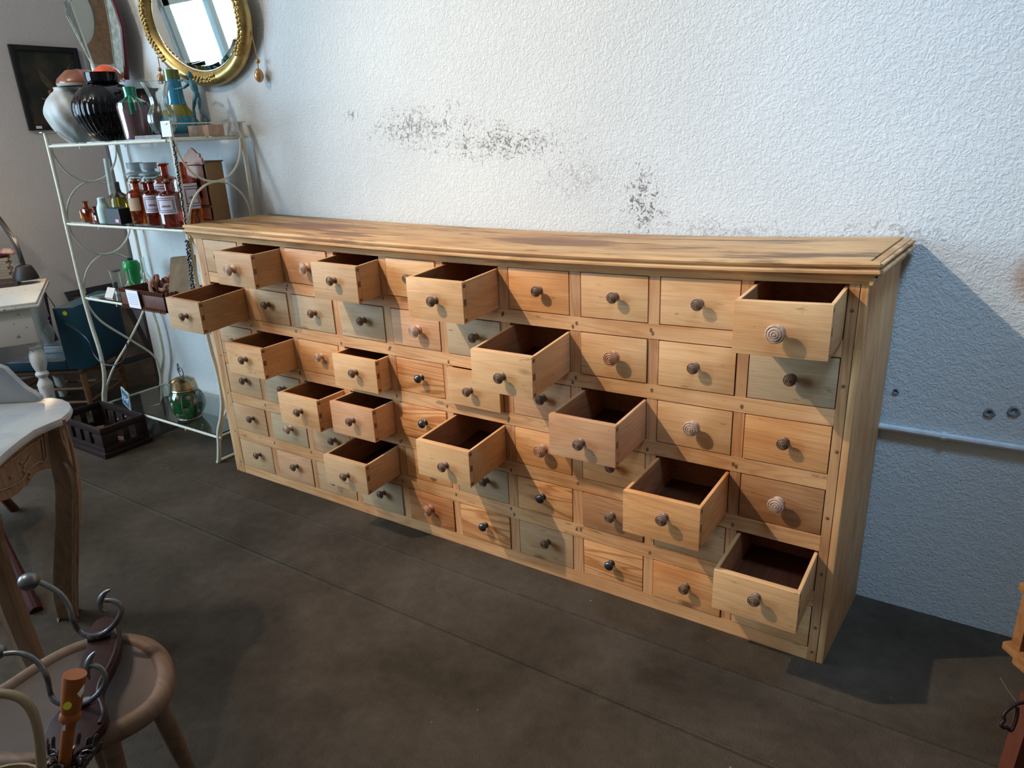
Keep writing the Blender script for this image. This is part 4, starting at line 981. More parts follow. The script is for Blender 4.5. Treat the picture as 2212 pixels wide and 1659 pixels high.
tc = bpy.data.curves.new('sign_text', 'FONT'); tc.body = '25\u20ac'; tc.size = .034; tc.align_x = 'CENTER'; tc.align_y = 'CENTER'; tc.extrude = .0004
to = bpy.data.objects.new('sign_text', tc); scene.collection.objects.link(to)
dg = bpy.context.evaluated_depsgraph_get(); tm = bpy.data.meshes.new_from_object(to.evaluated_get(dg)); bpy.data.objects.remove(to)
to = bpy.data.objects.new('lettering', tm); scene.collection.objects.link(to); tm.materials.append(plain('chalk_white', (.75, .78, .80), .8))
ex = e1.normalized(); ny = Vector((0, -1, 0)); ez = ny.cross(ex) * -1
ez = (e2 - ex * e2.dot(ex)).normalized()
mw = Matrix(((ex.x, ez.x, ny.x, 0), (ex.y, ez.y, ny.y, 0), (ex.z, ez.z, ny.z, 0), (0, 0, 0, 1)))
to.parent = sl; to.matrix_local = Matrix.Translation((q + Vector((0, -.0046, 0))) - WORLD[sl.name]) @ mw
MB().tube([q + e2 * .9, q + e2 * 1.5 + Vector((.004, .004, 0))], .0015, n=6).build('wire', M_black, sl)

# dark cloth heap behind the crate
random.seed(2)
mb = MB(); vs = []; fs = []; nx_, ny_ = 22, 10
for i in range(nx_ + 1):
    for j in range(ny_ + 1):
        a, b_ = i / nx_, j / ny_
        hgt = .105 * math.sin(math.pi * a) ** .6 * math.sin(math.pi * b_) ** .6 * (1 + .35 * math.sin(9 * a + 3 * b_) + .2 * math.sin(17 * b_ + 5 * a))
        vs.append((-1.12 + .34 * a, .05 + .26 * b_, max(.002, hgt)))
for i in range(nx_):
    for j in range(ny_):
        k = i * (ny_ + 1) + j; fs.append([k, k + 1, k + ny_ + 2, k + ny_ + 1])
vs2 = [(x_, y_, 0.0) for x_, y_, z_ in vs]; n0 = len(vs)
mb.add(vs, fs); mb.add([(-1.12, .05, 0), (-.78, .05, 0), (-.78, .31, 0), (-1.12, .31, 0)], [[0, 1, 2, 3]])
tag(mb.build('dark_bag', plain('dark_brown_cloth', (.035, .024, .020), .6, noise=.4), smooth=80), 'crumpled dark brown bag on the floor behind the crate', 'bag')

# ---------------------------------------------------------------- teal case on a low rush chair
zc = .27
A = P(155, 799, 2, zc); B = P(192, 797, 2, zc); Cc = P(279, 747, 2, zc); E_ = P(40, 799, 2, zc)
TEAL = plain('teal_leathercloth', (.006, .060, .095), .55, noise=.15, nscale=80, bump=.2, bscale=300)
dthick = (B - A); dlong = (Cc - B); dlong.z = 0
zl_ = zat(B.x, B.y, 664)
t = thing('portable_case', tuple(B), 'open teal portable case, its lid upright and silvery inside tray', 'case')
thd = Vector((-dlong.y, dlong.x, 0)).normalized(); 
if thd.dot(A - B) < 0: thd = -thd
TH = .115
mb = MB().prism([B, B + dlong, B + dlong + thd * TH, B + thd * TH], (0, 0, zl_ - zc)); mb.build('lid', TEAL, t, bevel=.006)
BW = .34
b0 = B + thd * (TH + .002)
mb = MB().prism([b0, b0 + dlong, b0 + dlong + thd * BW, b0 + thd * BW], (0, 0, .045)); mb.build('base', TEAL, t, bevel=.004)
b1 = b0 + dlong.normalized() * .012 + thd * .012 + Vector((0, 0, .0455)); dl2 = dlong * (1 - .03)
mb = MB().prism([b1, b1 + dl2, b1 + dl2 + thd * (BW - .024), b1 + thd * (BW - .024)], (0, 0, .006)); mb.build('tray', plain('silver_grey_tray', (.40, .46, .50), .35, metal=.2, noise=.25), t)
mb = MB().prism([b1 + Vector((0, 0, .006)) + dl2 * .35, b1 + Vector((0, 0, .006)) + dl2 * .9, b1 + Vector((0, 0, .006)) + dl2 * .9 + thd * .2, b1 + Vector((0, 0, .006)) + dl2 * .35 + thd * .2], (0, 0, .04)); mb.build('inner_box', plain('silver_inner', (.45, .5, .53), .3, metal=.3), t, bevel=.004)
q = B + thd * TH * .45 - dlong.normalized() * .0007 + Vector((0, 0, (zl_ - zc) - .03))
MB().lathe(q, [(.012, 0), (.012, .001)], n=16, axis=-dlong.normalized()).build('round_sticker', plain('yellow_sticker', (.65, .58, .05), .6), t)
# low chair
ORW = plain('honey_wood', (.26, .12, .045), .45, noise=.25, nscale=30)
cs = B + thd * .25 + dlong * .5; ux = dlong.normalized(); uy = thd
t = thing('low_chair', (cs.x, cs.y, 0), 'low wooden chair with a brown rush seat under the teal case', 'chair')
for i, j in ((-1, -1), (1, -1), (-1, 1), (1, 1)):
    c = Vector((cs.x, cs.y, 0)) + ux * .19 * i + uy * .19 * j
    MB().tube([c + Vector((0, 0, .0)), c + Vector((0, 0, zc - .004))], [.014, .017], n=12).build('leg', ORW, t)
for zz in (.07, .15):
    for s1, s2, a1, a2 in ((-1, -1, 1, -1), (-1, 1, 1, 1), (-1, -1, -1, 1), (1, -1, 1, 1)):
        c1 = Vector((cs.x, cs.y, zz)) + ux * .19 * s1 + uy * .19 * s2; c2 = Vector((cs.x, cs.y, zz)) + ux * .19 * a1 + uy * .19 * a2
        MB().tube([c1, c1.lerp(c2, .5), c2], [.007, .011, .007], n=8).build('stretcher', ORW, t)
mb = MB()
for k in range(4):
    a0 = math.pi / 2 * k
    e = [(ux * .2, uy * .2), (uy * .2, -ux * .2), (-ux * .2, -uy * .2), (-uy * .2, ux * .2)][k]
    for i in range(8):
        f = 1 - i / 8
        c = Vector((cs.x, cs.y, zc - .022)); pth = [c + e[0] * f - e[1] * f, c + e[0] * f + e[1] * f]
        mb.tube(pth, .013, n=8)
mb.build('rush_seat', plain('brown_rush', (.12, .065, .035), .8, noise=.4, nscale=120), t)

# black framed picture leaning on the grey wall behind the case
q0 = P(150, 631, 0, GX + .10); q1 = P(250, 617, 0, GX + .10)
ya, yb, zt_ = q0.y, q1.y + .05, (q0.z + q1.z) / 2
t = thing('leaning_picture', (GX + .1, (ya + yb) / 2, 0), 'black framed picture leaning on the grey wall behind the teal case', 'picture')
def lp(y, z, d): return Vector((GX + .02 + (.28 * (1 - z / zt_)) + d, y, z))
for (y0_, y1_, z0_, z1_) in ((ya, yb, zt_ - .03, zt_), (ya, yb, 0, .03), (ya, ya + .03, .03, zt_ - .03), (yb - .03, yb, .03, zt_ - .03)):
    MB().prism([lp(y0_, z0_, 0), lp(y1_, z0_, 0), lp(y1_, z1_, 0), lp(y0_, z1_, 0)], (.02, 0, .004)).build('frame_bar', M_black, t)
MB().prism([lp(ya + .03, .03, .004), lp(yb - .03, .03, .004), lp(yb - .03, zt_ - .03, .004), lp(ya + .03, zt_ - .03, .004)], (.003, 0, 0)).build('picture_panel', plain('brown_picture', (.09, .065, .045), .4, noise=.5, nscale=8), t)

# ---------------------------------------------------------------- white painted table at the left edge
TZ = .70
c0 = P(78, 652, 2, TZ); c1 = P(101, 601, 2, TZ); e_r = (c1 - c0); e_r.z = 0; L1 = e_r.length; e_r.normalize()
e_l = Vector((e_r.y, -e_r.x, 0)); 
if e_l.x > 0: e_l = -e_l
L2 = 1.1
t = thing('white_table', tuple(c0), 'distressed white painted table with turned legs at the left edge', 'table')
WP = plain('chipped_white_paint', (.62, .61, .57), .55, noise=.06, nscale=9); 
def chipped():
    mt, nt, b = newmat('distressed_white_paint'); tcx = N(nt, 'ShaderNodeTexCoord')
    n1 = N(nt, 'ShaderNodeTexNoise', i_Scale=26.0, i_Detail=6.0, i_Roughness=.65); mp_ = N(nt, 'ShaderNodeMapping'); mp_.inputs['Scale'].default_value = (1, 1, 1.6); nt.links.new(tcx.outputs['Object'], mp_.inputs[0]); nt.links.new(mp_.outputs[0], n1.inputs['Vector'])
    r_ = ramp(nt, [(.635, 0.0), (.66, 1.0)]); nt.links.new(n1.outputs[0], r_.inputs[0])
    nt.links.new(mix(nt, 'MIX', r_.outputs[0], (.64, .62, .57), (.22, .17, .12)), b.inputs['Base Color']); b.inputs['Roughness'].default_value = .5; return mt
WP = chipped()
mb = MB().prism([c0, c0 + e_r * L1, c0 + e_r * L1 + e_l * L2, c0 + e_l * L2], (0, 0, -.014))
mb.prism([c0 - e_r * .008 - e_l * .008 + Vector((0, 0, -.014)), c0 + e_r * L1 - e_l * .008 + Vector((0, 0, -.014)), c0 + e_r * L1 + e_l * L2 + Vector((0, 0, -.014)), c0 - e_r * .008 + e_l * L2 + Vector((0, 0, -.014))], (0, 0, -.012))
mb.build('tabletop', WP, t, bevel=.003)
zA = TZ - .026; ztb = TZ - .205
i0 = c0 + e_r * .035 + e_l * .035; i0.z = 0
def Zv(v, z): return Vector((v.x, v.y, z))
for (pa, pb) in ((i0, i0 + e_l * (L2 - .07)), (i0, i0 + e_r * (L1 - .07)), (i0 + e_r * (L1 - .07), i0 + e_r * (L1 - .07) + e_l * (L2 - .07))):
    d_ = (pb - pa).normalized(); nrm = Vector((-d_.y, d_.x, 0)) * .02
    MB().prism([Zv(pa, zA), Zv(pb, zA), Zv(pb, ztb), Zv(pa, ztb)], nrm).build('apron', WP, t, bevel=.001)
lp_ = [(0.020, 0), (.026, .05), (.030, .16), (.034, .24), (.036, .26), (.022, .285), (.020, .295), (.030, .305), (.032, .315), (.024, .33), (.034, .36), (.038, .39), (.036, .42), (.024, .445), (.030, .455), (.022, .468), (.034, .485), (.036, .493)]
k_ = (ztb + .005) / .493
for a_, b_ in ((0, 0), (1, 0), (0, 1), (1, 1)):
    c = i0 + e_r * ((L1 - .07) * a_) + e_l * ((L2 - .07) * b_) + (e_r * (.03 if not a_ else -.03)) + (e_l * (.03 if not b_ else -.03))
    MB().lathe((c.x, c.y, 0), [(r_, h_ * k_) for r_, h_ in lp_], n=28).build('leg', WP, t)
# things on the table
def on_t(u, v, z=TZ): q = P(u, v, 2, z); return q
q = on_t(40, 618)
bc = q + e_l * .10
o = MB().prism([q, q + e_r * .30, q + e_r * .30 + e_l * .5, q + e_l * .5], (0, 0, .022)).build('dark_board', plain('dark_board_wood', (.06, .035, .03), .5, noise=.2), bevel=.004); tag(o, 'dark wooden board lying on the white table under the lamp', 'board')
q = on_t(58, 603, TZ + .023); BL = M_black
t = thing('desk_lamp', (q.x, q.y, TZ + .023), 'black desk lamp with a curved arm on the dark board', 'lamp')
MB().lathe((q.x, q.y, TZ + .023), [(.062, 0), (.062, .012), (.05, .05), (.038, .075), (.025, .08)], n=24).build('lamp_base', plain('dark_lamp_base', (.018, .014, .014), .5), t)
zq = zat(q.x, q.y, 570)
arm = [Vector((q.x, q.y, TZ + .08))] + [P(u, v, 1, q.y) for u, v in ((44, 555), (32, 525), (14, 495), (-12, 462), (-45, 440))]
MB().tube(spline(arm, 6), .014, n=10).build('lamp_arm', BL, t)
hd = P(-60, 470, 1, q.y)
MB().lathe(hd, [(.085, 0), (.08, .03), (.05, .07), (.02, .09), (.045, .07), (.075, .03), (.082, .001)], cap=False).build('lamp_shade', BL, t)
crd = [P(u, v, 1, q.y - .01) for u, v in ((14, 500), (34, 518), (44, 545), (44, 568), (38, 580))]
MB().tube(spline(crd, 6), .003, n=6).build('cord', BL, t)
q = on_t(29, 609)
for k in range(7):
    g = .30 - .02 * (k % 3); qq = q + e_l * (.01 * (k % 2)) + Vector((0, 0, .023 + .0165 * k))
    o = MB().prism([qq, qq + e_r * .15, qq + e_r * .15 + e_l * .22, qq + e_l * .22], (0, 0, .0155)).build('old_booklet', plain('aged_paper', (g, g * .8, g * .6), .7, noise=.1)); tag(o, 'old yellowed booklet in the stack at the left edge, below the plastic parcel', 'booklet', 'booklets stacked on the white table')
qq = q + e_r * .07 + e_l * .03 + Vector((0, 0, .023 + .0165 * 7 + .024))
o = MB().ball(qq, .075, .30, n=14); 
o.v = [(x_ + .006 * math.sin(40 * y_), y_ + .006 * math.sin(37 * x_), z_ + .006 * math.sin(60 * x_ + 50 * y_)) for x_, y_, z_ in o.v]
tag(o.build('wrapped_parcel', plain('crinkled_plastic', (.62, .50, .52), .12, trans=.3, col2=(.35, .06, .07), nscale=18)), 'parcel in crinkled clear plastic on top of the booklets', 'parcel')
# black tripod behind the table and the long cord
t = thing('tripod_stand', (-2.0, .15, 0), 'black tripod stand behind the white table', 'stand')
for pts in ([(94, 632, .25), (109, 712, .22), (128, 748, .2)], [(15, 745, .3), (18, 762, .3), (22, 783, .3)], [(46, 742, .3), (56, 765, .3), (62, 778, .3)]):
    MB().tube([P(u, v, 1, y) for u, v, y in pts], .016, n=8).build('leg', M_black, t)
cd_ = [P(u, v, 1, y) for u, v, y in ((92, 626, .1), (112, 652, .08), (127, 680, .06), (131, 692, .04), (150, 704, -.0), (175, 720, -.02), (192, 738, -.02), (203, 765, -.02), (222, 785, -.02), (250, 788, -.0), (272, 770, .02), (274, 740, .04))]
tag(MB().tube(spline(cd_, 6), .0032, n=6).build('electric_cord', M_black), 'thin black electric cord looping from the table past the teal case', 'cord')

# ---------------------------------------------------------------- marble washstand
MZ = .75
MARB = plain('white_marble', (.44, .47, .49), .25, nscale=7, col2=(.34, .38, .42))
def mz(u, v, z=MZ): return P(u, v, 2, z)
mt_ = [(85, 860), (112, 857), (135, 861), (150, 868), (155, 877), (150, 888), (134, 902), (105, 914), (75, 927), (45, 948), (20, 968), (0, 986), (-60, 1040), (-200, 1110), (-330, 1000), (-200, 880), (-60, 866), (0, 864)]
t0 = mz(0, 940)
t = thing('washstand', (t0.x, t0.y, 0), 'carved wooden washstand with a white marble top at the left edge', 'washstand')
mb = MB().prism([mz(u, v) for u, v in mt_], (0, 0, -.022)); mb.build('marble_top', MARB, t, bevel=.008)
s0, s1 = mz(88, 869), mz(-260, 886); sd_ = (s1 - s0); sl_ = sd_.length; sd_.normalize()
def spz(u, v):
    d = RR * ((u - 1106) / F_PX) + RD * ((v - 829.5) / F_PX) + RF
    nrm = Vector((-sd_.y, sd_.x, 0)); k = (s0 - CAM).dot(nrm) / d.dot(nrm); return CAM + d * k
sp = [(88, 867), (84, 858), (72, 850), (52, 838), (38, 826), (22, 810), (8, 796), (-8, 790), (-60, 784), (-240, 790), (-260, 882)]
nn = Vector((-sd_.y, sd_.x, 0)) 
if nn.dot(CAM - s0) > 0: nn = -nn
MB().prism([Zv(spz(u, v), max(spz(u, v).z, MZ + .0005)) for u, v in sp], nn * .02).build('backsplash', MARB, t, bevel=.004)
CW = wood('weathered_oak', 2, (.30, .205, .14), (.17, .11, .072), tint=False, dirt=.25, ring=6, rough=.65)
# apron in the plane of the curved front
f0, f1 = mz(128, 912, MZ - .03), mz(-20, 1010, MZ - .03); fd = (f1 - f0); fd.z = 0; fd.normalize(); fn_ = Vector((-fd.y, fd.x, 0))
if fn_.dot(CAM - f0) < 0: fn_ = -fn_
f0 = f0 - fn_ * .015
def fpz(u, v, off=0):
    d = RR * ((u - 1106) / F_PX) + RD * ((v - 829.5) / F_PX) + RF
    k = (f0 + fn_ * off - CAM).dot(fn_) / d.dot(fn_); return CAM + d * k
ap = [(102, 925), (112, 1012), (96, 1014), (82, 1020), (74, 1026), (66, 1038), (60, 1048), (52, 1052), (40, 1066), (20, 1078), (0, 1084), (-60, 1100), (-160, 1130), (-160, 1090), (-60, 1024), (0, 990), (40, 962), (75, 938)]
MB().prism([fpz(u, v) for u, v in ap], -fn_ * .018).build('apron', CW, t, bevel=.002)
mb = MB()
for path in ([(94, 930), (100, 990), (80, 1000), (60, 1016), (48, 1036), (20, 1052), (-20, 1068)], [(90, 945), (60, 966), (30, 990), (0, 1014), (-20, 1030)], [(90, 945), (95, 992)], [(50, 1010), (66, 985)], [(62, 1036), (66, 1024), (58, 1020)]):
    mb.tube(spline([fpz(u, v, .002) for u, v in path], 5), .0032, n=6)
for (u, v) in ((44, 1000), (50, 1018), (22, 1030), (20, 1052)):
    mb.lathe(fpz(u, v, .0), [(.006, 0), (.004, .004), (.001, .005)], n=8, axis=fn_)
mb.build('carving', CW, t)
LY = -.955
lg = [(124, 922, 19), (130, 960, 24), (139, 1000, 27), (146, 1040, 27), (148, 1090, 28), (146, 1150, 29), (143, 1220, 30), (143, 1280, 29), (149, 1330, 24), (158, 1375, 19), (166, 1400, 17), (176, 1418, 20)]
pts = [P(u, v, 1, LY) for u, v, r in lg]; sc_ = depth(pts[5]) / F_PX
mb = MB(); sp_ = spline(pts, 4); rr_ = []
for i in range(len(sp_)):
    k = i / 4; a = min(int(k), len(lg) - 2); rr_.append((lg[a][2] * (1 - (k - a)) + lg[a + 1][2] * (k - a)) * sc_)
sp_ = [Vector((p_.x, p_.y, max(p_.z, .002))) for p_ in sp_]
mb.tube(sp_, rr_, n=4); lo = mb.build('leg', CW, t, bevel=.006)
mb = MB()
for k, path in enumerate(([(112, 930), (118, 965), (130, 990), (146, 1010), (158, 1050), (160, 1100)], [(128, 920), (134, 950), (146, 985), (160, 1015), (165, 1060)], [(120, 960), (132, 952), (140, 965), (146, 985)], [(138, 905), (142, 925), (150, 950), (158, 985), (164, 1020)], [(166, 1060), (167, 1150), (166, 1250), (168, 1330)], [(158, 1080), (158, 1180), (158, 1280), (160, 1340)])):
    q_ = [P(u, v, 1, LY) + (CAM - P(u, v, 1, LY)).normalized() * .030 for u, v in path]
    mb.tube(spline(q_, 5), .004, n=6)
mb.build('leg_carving', CW, t)
q_ = [P(-24, 1120, 1, -1.13), P(-18, 1180, 1, -1.13), P(20, 1300, 1, -1.13), P(64, 1412, 1, -1.13), P(90, 1480, 1, -1.13)]
q_ = [Vector((a.x, a.y, max(a.z, .002))) for a in q_]
MB().tube(q_, [.030, .032, .034, .032, .030], n=10).build('leg', CW, t)
for (xx, yy) in ((.30, -1.45), (.12, -1.15)):
    MB().tube([(xx, yy, 0), (xx, yy, .70)], [.02, .034], n=8).build('leg', CW, t)

# dark leg of a stool behind the washstand
q0, q1 = P(14, 1180, 1, -.92), P(79, 1322, 2, 0)
t = thing('wooden_stool', (q1.x, q1.y, 0), 'dark red wooden stool mostly hidden behind the washstand leg', 'stool')
top = q0 + (q0 - q1) * .9
MB().tube([top, q0, q1 + Vector((0, 0, .001))], [.012, .013, .020], n=10).build('leg', plain('dark_red_stool', (.045, .012, .010), .8, spec=.15), t)
ct = Vector((top.x - .12, top.y - .02, top.z))
MB().lathe(ct, [(.14, 0), (.15, .01), (.14, .022)], n=28).build('seat', plain('dark_red_stool_seat', (.07, .02, .015), .45), t)
for a in (1.9, 4.0):
    MB().tube([ct + Vector((.1 * math.cos(a), .1 * math.sin(a), 0)), (ct.x + .17 * math.cos(a), ct.y + .17 * math.sin(a), 0.001)], [.013, .018], n=10).build('leg', plain('dark_red_stool_leg', (.07, .02, .015), .45), t)

# ---------------------------------------------------------------- bentwood chair in the foreground
CZ = .46
out_ = [(215, 1372), (270, 1366), (318, 1374), (352, 1396), (368, 1425), (371, 1460), (358, 1496), (326, 1532), (280, 1562), (225, 1590), (150, 1622), (60, 1650), (-60, 1640), (-110, 1580), (-60, 1520), (0, 1480), (80, 1428), (150, 1392)]
oc = [P(u, v, 2, CZ) for u, v in out_]
cen = sum(oc, Vector()) / len(oc)
def closed_spline(p_, n=4):
    m_ = len(p_); o_ = []
    for i in range(m_):
        p0, p1, p2, p3 = p_[i - 1], p_[i], p_[(i + 1) % m_], p_[(i + 2) % m_]
        for k in range(n):
            t_ = k / n; o_.append(.5 * ((2 * p1) + (-p0 + p2) * t_ + (2 * p0 - 5 * p1 + 4 * p2 - p3) * t_ * t_ + (-p0 + 3 * p1 - 3 * p2 + p3) * t_ ** 3))
    return o_
ring = closed_spline(oc)
BW_ = wood('worn_bentwood', 0, (.20, .125, .082), (.13, .078, .05), tint=False, dirt=.15, ring=4)
t = thing('bentwood_chair', (cen.x, cen.y, 0), 'worn bentwood chair with a round seat at the lower left', 'chair')
rr2 = [c_ + (cen - c_).normalized() * .014 + Vector((0, 0, -.014)) for c_ in ring]
MB().tube(rr2, .0185, n=12, closed=True).build('seat_rim', BW_, t)
inner = [c_ + (cen - c_).normalized() * .026 + Vector((0, 0, -.004)) for c_ in ring]; n_i = len(inner)
mb = MB(); vs = []; fs = []
for k in range(7):
    f = 1 - k / 6
    for c_ in inner: 
        v_ = cen + (c_ - cen) * max(f, .02); v_.z = CZ - .004 - .010 * (1 - f * f); vs.append(v_)
for k in range(6):
    for i in range(n_i):
        j = (i + 1) % n_i; fs.append([k * n_i + i, k * n_i + j, (k + 1) * n_i + j, (k + 1) * n_i + i])
fs.append([6 * n_i + i for i in range(n_i)])
mb.add(vs, fs); mb.build('seat', plain('worn_ply_seat', (.085, .056, .042), .5, noise=.2, nscale=8), t)
for (u0, v0, uf, vf, yy) in ((366, 1520, 428, 1700, -1.19),):
    q0 = P(352, 1505, 2, CZ - .03) + (cen - P(352, 1505, 2, CZ)).normalized() * .02
    q1 = P(405, 1659, 1, q0.y + .035); dd_ = (q1 - q0); q2 = q0 + dd_ * (q0.z / (q0.z - q1.z))
    MB().tube([q0, q0.lerp(q1, .5), q1, q2], [.017, .0175, .014, .011], n=12).build('leg', BW_, t)
q0 = P(236, 1575, 2, CZ - .03) + (cen - P(236, 1575, 2, CZ)).normalized() * .03
MB().tube([q0, Vector((q0.x + .03, q0.y - .02, 0.001))], [.017, .012], n=12).build('leg', BW_, t)
for (u, v, dx, dy) in ((-60, 1550, -.04, -.03), (130, 1420, -.03, .03)):
    q0 = P(u, v, 2, CZ - .03) + (cen - P(u, v, 2, CZ)).normalized() * .03
    MB().tube([q0, Vector((q0.x + dx, q0.y + dy, .001))], [.017, .012], n=12).build('leg', BW_, t)
hoop = [Vector((cen.x, cen.y, .22)) + Vector((.14 * math.cos(a), .14 * math.sin(a), 0)) for a in [2 * math.pi * i / 40 for i in range(40)]]

# coat hooks on a carved dark board, lying on the chair
DR = plain('dark_mahogany', (.028, .009, .008), .45, noise=.25, nscale=25, spec=.25)
bd = [(186, 1400), (192, 1362), (206, 1340), (226, 1330), (246, 1334), (258, 1352), (262, 1380), (256, 1410), (243, 1440), (230, 1462), (222, 1482), (221, 1502), (228, 1520), (232, 1540), (224, 1562), (205, 1585), (170, 1625), (120, 1650), (80, 1640), (90, 1595), (105, 1560), (122, 1540), (140, 1515), (160, 1480), (168, 1445), (174, 1420)]
bz = CZ + .012
t = thing('coat_rack', tuple(P(210, 1450, 2, bz)), 'dark carved wooden board with two iron coat hooks lying on the chair', 'coat rack')
MB().prism([P(u, v, 2, bz + .016) for u, v in bd], (0, 0, -.020)).build('board', DR, t, bevel=.003)
MB().tube(spline([P(u - 9, v + 1, 2, bz + .017) for u, v in bd[5:15]], 4), .0035, n=8).build('edge_moulding', DR, t)
IRON = plain('grey_iron', (.16, .17, .18), .38, metal=.85, noise=.2, nscale=80)
for kk, (base, arm, cres, ballp, dd0) in enumerate((((212, 1375), [(88, 1258), (112, 1270), (134, 1287), (150, 1312), (158, 1340), (168, 1360), (186, 1372), (212, 1372), (236, 1360), (254, 1340), (262, 1318), (256, 1304), (242, 1297), (228, 1296)], [(239, 1273), (228, 1279), (219, 1291), (216, 1305), (220, 1317), (228, 1322)], (62, 1256, 21), -.02), ((170, 1520), [(10, 1412), (38, 1410), (64, 1418), (88, 1438), (102, 1466), (108, 1496), (118, 1514), (140, 1522), (172, 1520), (202, 1508), (222, 1486), (228, 1464), (220, 1446), (206, 1438), (192, 1437)], [(205, 1408), (196, 1420), (190, 1436), (189, 1452), (194, 1468)], (-8, 1408, 19), -.03))):
    dist = depth(P(base[0], base[1], 2, bz + .02))
    ds = dist + dd0
    hk = MB(); na = len(arm)
    a3 = [PD(u, v, dist - .004 - .06 * math.sin(math.pi * i / (na - 1)) * 0 + dd0 * (0 if 4 < i < 9 else 1)) for i, (u, v) in enumerate(arm)]
    hk.tube(spline(a3, 5), .0046 * (dist / 1.25), n=10)
    c3 = [PD(u, v, ds - .002) for u, v in cres]
    hk.tube(spline(c3, 5), [.0015 + .0045 * math.sin(math.pi * i / (5 * (len(cres) - 1))) for i in range(5 * (len(cres) - 1) + 1)], n=10, flat=1.4)
    hk.ball(PD(ballp[0], ballp[1], ds), ballp[2] * ds / F_PX, .92, n=14)
    hb_ = P(base[0], base[1], 2, bz + .017)
    hk.tube([P(base[0] - 22, base[1] + 4, 2, bz + .020), P(base[0] + 26, base[1] - 8, 2, bz + .020)], [.009, .008], n=10, flat=1.0)
    hk.tube([P(base[0], base[1], 2, bz + .02), PD(base[0], base[1] - 3, dist - .004)], .007, n=8)
    hk.build('coat_hook', IRON, t, smooth=60)

# turned wooden tool with a spiky head standing in front
OW = plain('orange_beech', (.30, .085, .018), .5, noise=.15, nscale=40)
hd_ = 1.06
c_t = PD(162, 1456, hd_); c_b = PD(138, 1659, hd_ + .02); ax_ = (c_b - c_t); ln_ = ax_.length; ax_.normalize(); s_ = hd_ / F_PX
t = thing('wooden_handled_brush', tuple(c_b), 'orange turned wooden handle with a spiky metal head, yellow sticker on it', 'tool')
MB().lathe(c_t, [(1 * s_, 0), (23 * s_, 0), (23.5 * s_, 3 * s_), (22 * s_, 40 * s_), (20 * s_, 82 * s_), (18 * s_, 88 * s_), (21 * s_, 96 * s_), (21 * s_, 104 * s_), (14 * s_, 114 * s_), (13 * s_, 130 * s_), (12.5 * s_, 250 * s_)], n=28, axis=ax_).build('handle', OW, t)
mb = MB(); mb.lathe(PD(145.5, 1525, hd_ - 22 * s_), [(8 * s_, 0), (8 * s_, .0008)], n=18, axis=(CAM - c_t).normalized())
mb.build('yellow_sticker', plain('yellow_label', (.60, .55, .03), .6), t)
mb = MB().prism([PD(u, v, hd_ - 20 * s_) for u, v in ((183, 1478), (181, 1495), (174, 1507), (167, 1500))], (0, 0, .0006)); mb.prism([PD(u, v, hd_ - 12 * s_) for u, v in ((142, 1566), (141, 1578), (133, 1579), (137, 1568))], (0, 0, .0006))
mb.build('white_sticker', M_paper, t)
mb = MB(); random.seed(9)
hc = PD(141, 1665, hd_ + .03)
upv = -ax_; e1_ = upv.cross(RF).normalized(); e2_ = upv.cross(e1_).normalized()
for i in range(26):
    a = 2 * math.pi * i / 26 + random.uniform(-.1, .1); rr3 = (58 + random.uniform(-8, 16)) * s_
    dv = e1_ * math.cos(a) + e2_ * math.sin(a); hh = random.uniform(.0, .02)
    mb.tube(spline([hc + dv * .012 - upv * .01, hc + dv * rr3 * .5 + upv * (hh + .012), hc + dv * rr3 * .9 + upv * (hh + .008), hc + dv * rr3 + upv * (hh + .026)], 4), [.0035] * 12 + [.0015], n=6, flat=.5)
mb.lathe(hc - upv * .03, [(.03, 0), (.034, .01), (.03, .022)], n=20, axis=upv)
mb.build('metal_spikes', plain('dark_pewter_spikes', (.10, .085, .09), .3, metal=.8), t)
# cream cane handle at the lower left corner
t = thing('cane_basket', tuple(PD(60, 1700, .98)), 'basket with an arched cream cane handle at the lower left corner', 'basket')
CN = plain('cream_cane', (.25, .185, .105), .5, noise=.1)
pts = [PD(u, v, .99) for u, v in ((-150, 1700), (-120, 1600), (-70, 1525), (-20, 1500), (20, 1500), (50, 1512), (70, 1538), (82, 1580), (88, 1630), (92, 1700))]
MB().tube(spline(pts, 5), 10 * .99 / F_PX, n=12).build('handle', CN, t)
bc_ = (PD(-150, 1740, .99) + PD(92, 1740, .99)) / 2; rb_ = (PD(-150, 1700, .99) - PD(92, 1700, .99)).length / 2 * .88
MB().lathe((bc_.x, bc_.y, bc_.z - .12), [(rb_ * .8, 0), (rb_ * .95, .06), (rb_ * 1.05, .12), (rb_, .12), (rb_ * .9, .06), (rb_ * .75, .008)], n=32).build('bowl', plain('woven_cane', (.30, .22, .13), .7, bump=.8, bscale=90), t)

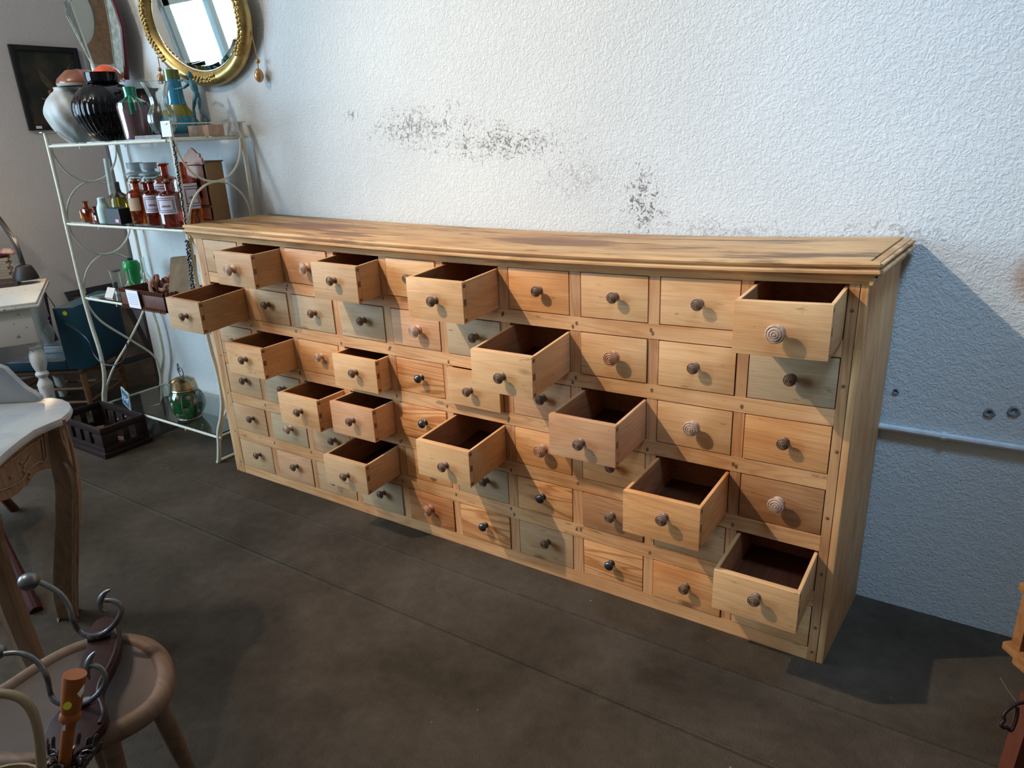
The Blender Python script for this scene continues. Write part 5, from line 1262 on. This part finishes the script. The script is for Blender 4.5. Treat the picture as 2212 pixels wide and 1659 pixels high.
# ---------------------------------------------------------------- orange wooden rack at the right edge
RW = wood('orange_pine', 0, (.30, .125, .038), (.20, .075, .022), tint=False, dirt=.15)
zp = .31
A = P(2166, 1385, 2, zp); Bq = P(2212, 1424, 2, zp); dr1 = (Bq - A); dr1.z = 0; dr1.normalize(); dr2 = Vector((-dr1.y, dr1.x, 0))
if dr2.x < 0: dr2 = -dr2
t = thing('slatted_rack', (A.x, A.y, 0), 'orange-brown slatted wooden rack at the right edge', 'rack')
def rbox(nm, o0, a, b_, z0, z1, mt=None):
    return MB().prism([Zv(o0, z0), Zv(o0 + dr1 * a, z0), Zv(o0 + dr1 * a + dr2 * b_, z0), Zv(o0 + dr2 * b_, z0)], (0, 0, z1 - z0)).build(nm, mt or RW, t, bevel=.002)
rbox('shelf_board', A, .30, .30, zp - .018, zp)
o1 = A + dr1 * .012 + dr2 * .008
ztop = zat(o1.x, o1.y, 1262)
rbox('post', o1, .024, .024, zp, ztop - .018)
rbox('post', o1 + dr1 * .045, .024, .024, zp, ztop - .018)
rbox('cap_board', A + dr1 * .004 + dr2 * .004, .2, .2, ztop - .018, ztop)
rbox('under_rail', A + dr1 * .02 + dr2 * .012, .2, .03, zp - .043, zp - .018)
rw = plain('red_brown_leg', (.11, .028, .012), .5, noise=.15)
q0, q1 = P(2235, 1500, 1, A.y - .12), P(2178, 1680, 1, A.y - .12)
dq = q1 - q0; q2 = q0 + dq * (q0.z / max(q0.z - q1.z, .01)); qt = q0 - dq * ((zp - .043 - q0.z) / (q0.z - q1.z)) * 1.0
MB().tube([qt, q0, Vector((q2.x, q2.y, .001))], .022, n=4).build('leg', rw, t)
rbox('leg', A + dr1 * .25 + dr2 * .02, .03, .03, 0, zp - .018); rbox('leg', A + dr1 * .25 + dr2 * .25, .03, .03, 0, zp - .018); rbox('leg', A + dr1 * .02 + dr2 * .25, .03, .03, 0, zp - .018)
hk = [(2225, 1518), (2205, 1518), (2190, 1524), (2176, 1534), (2168, 1545), (2169, 1556), (2162, 1564), (2166, 1571), (2175, 1572), (2183, 1578), (2190, 1568), (2197, 1545), (2198, 1528)]
DZ = 1.32
o = MB().tube(spline([PD(u, v, DZ) for u, v in hk], 4), .0034, n=8)
o.tube([PD(2161, 1464, DZ + .12), PD(2178, 1492, DZ + .06), PD(2199, 1520, DZ)], .0014, n=6, mi=1)
tag(o.build('iron_hook', [plain('dark_iron', (.03, .012, .015), .5, metal=.5), plain('string', (.10, .055, .02), .8)], smooth=60), 'bent dark iron hook on a string hanging at the right edge', 'hook')
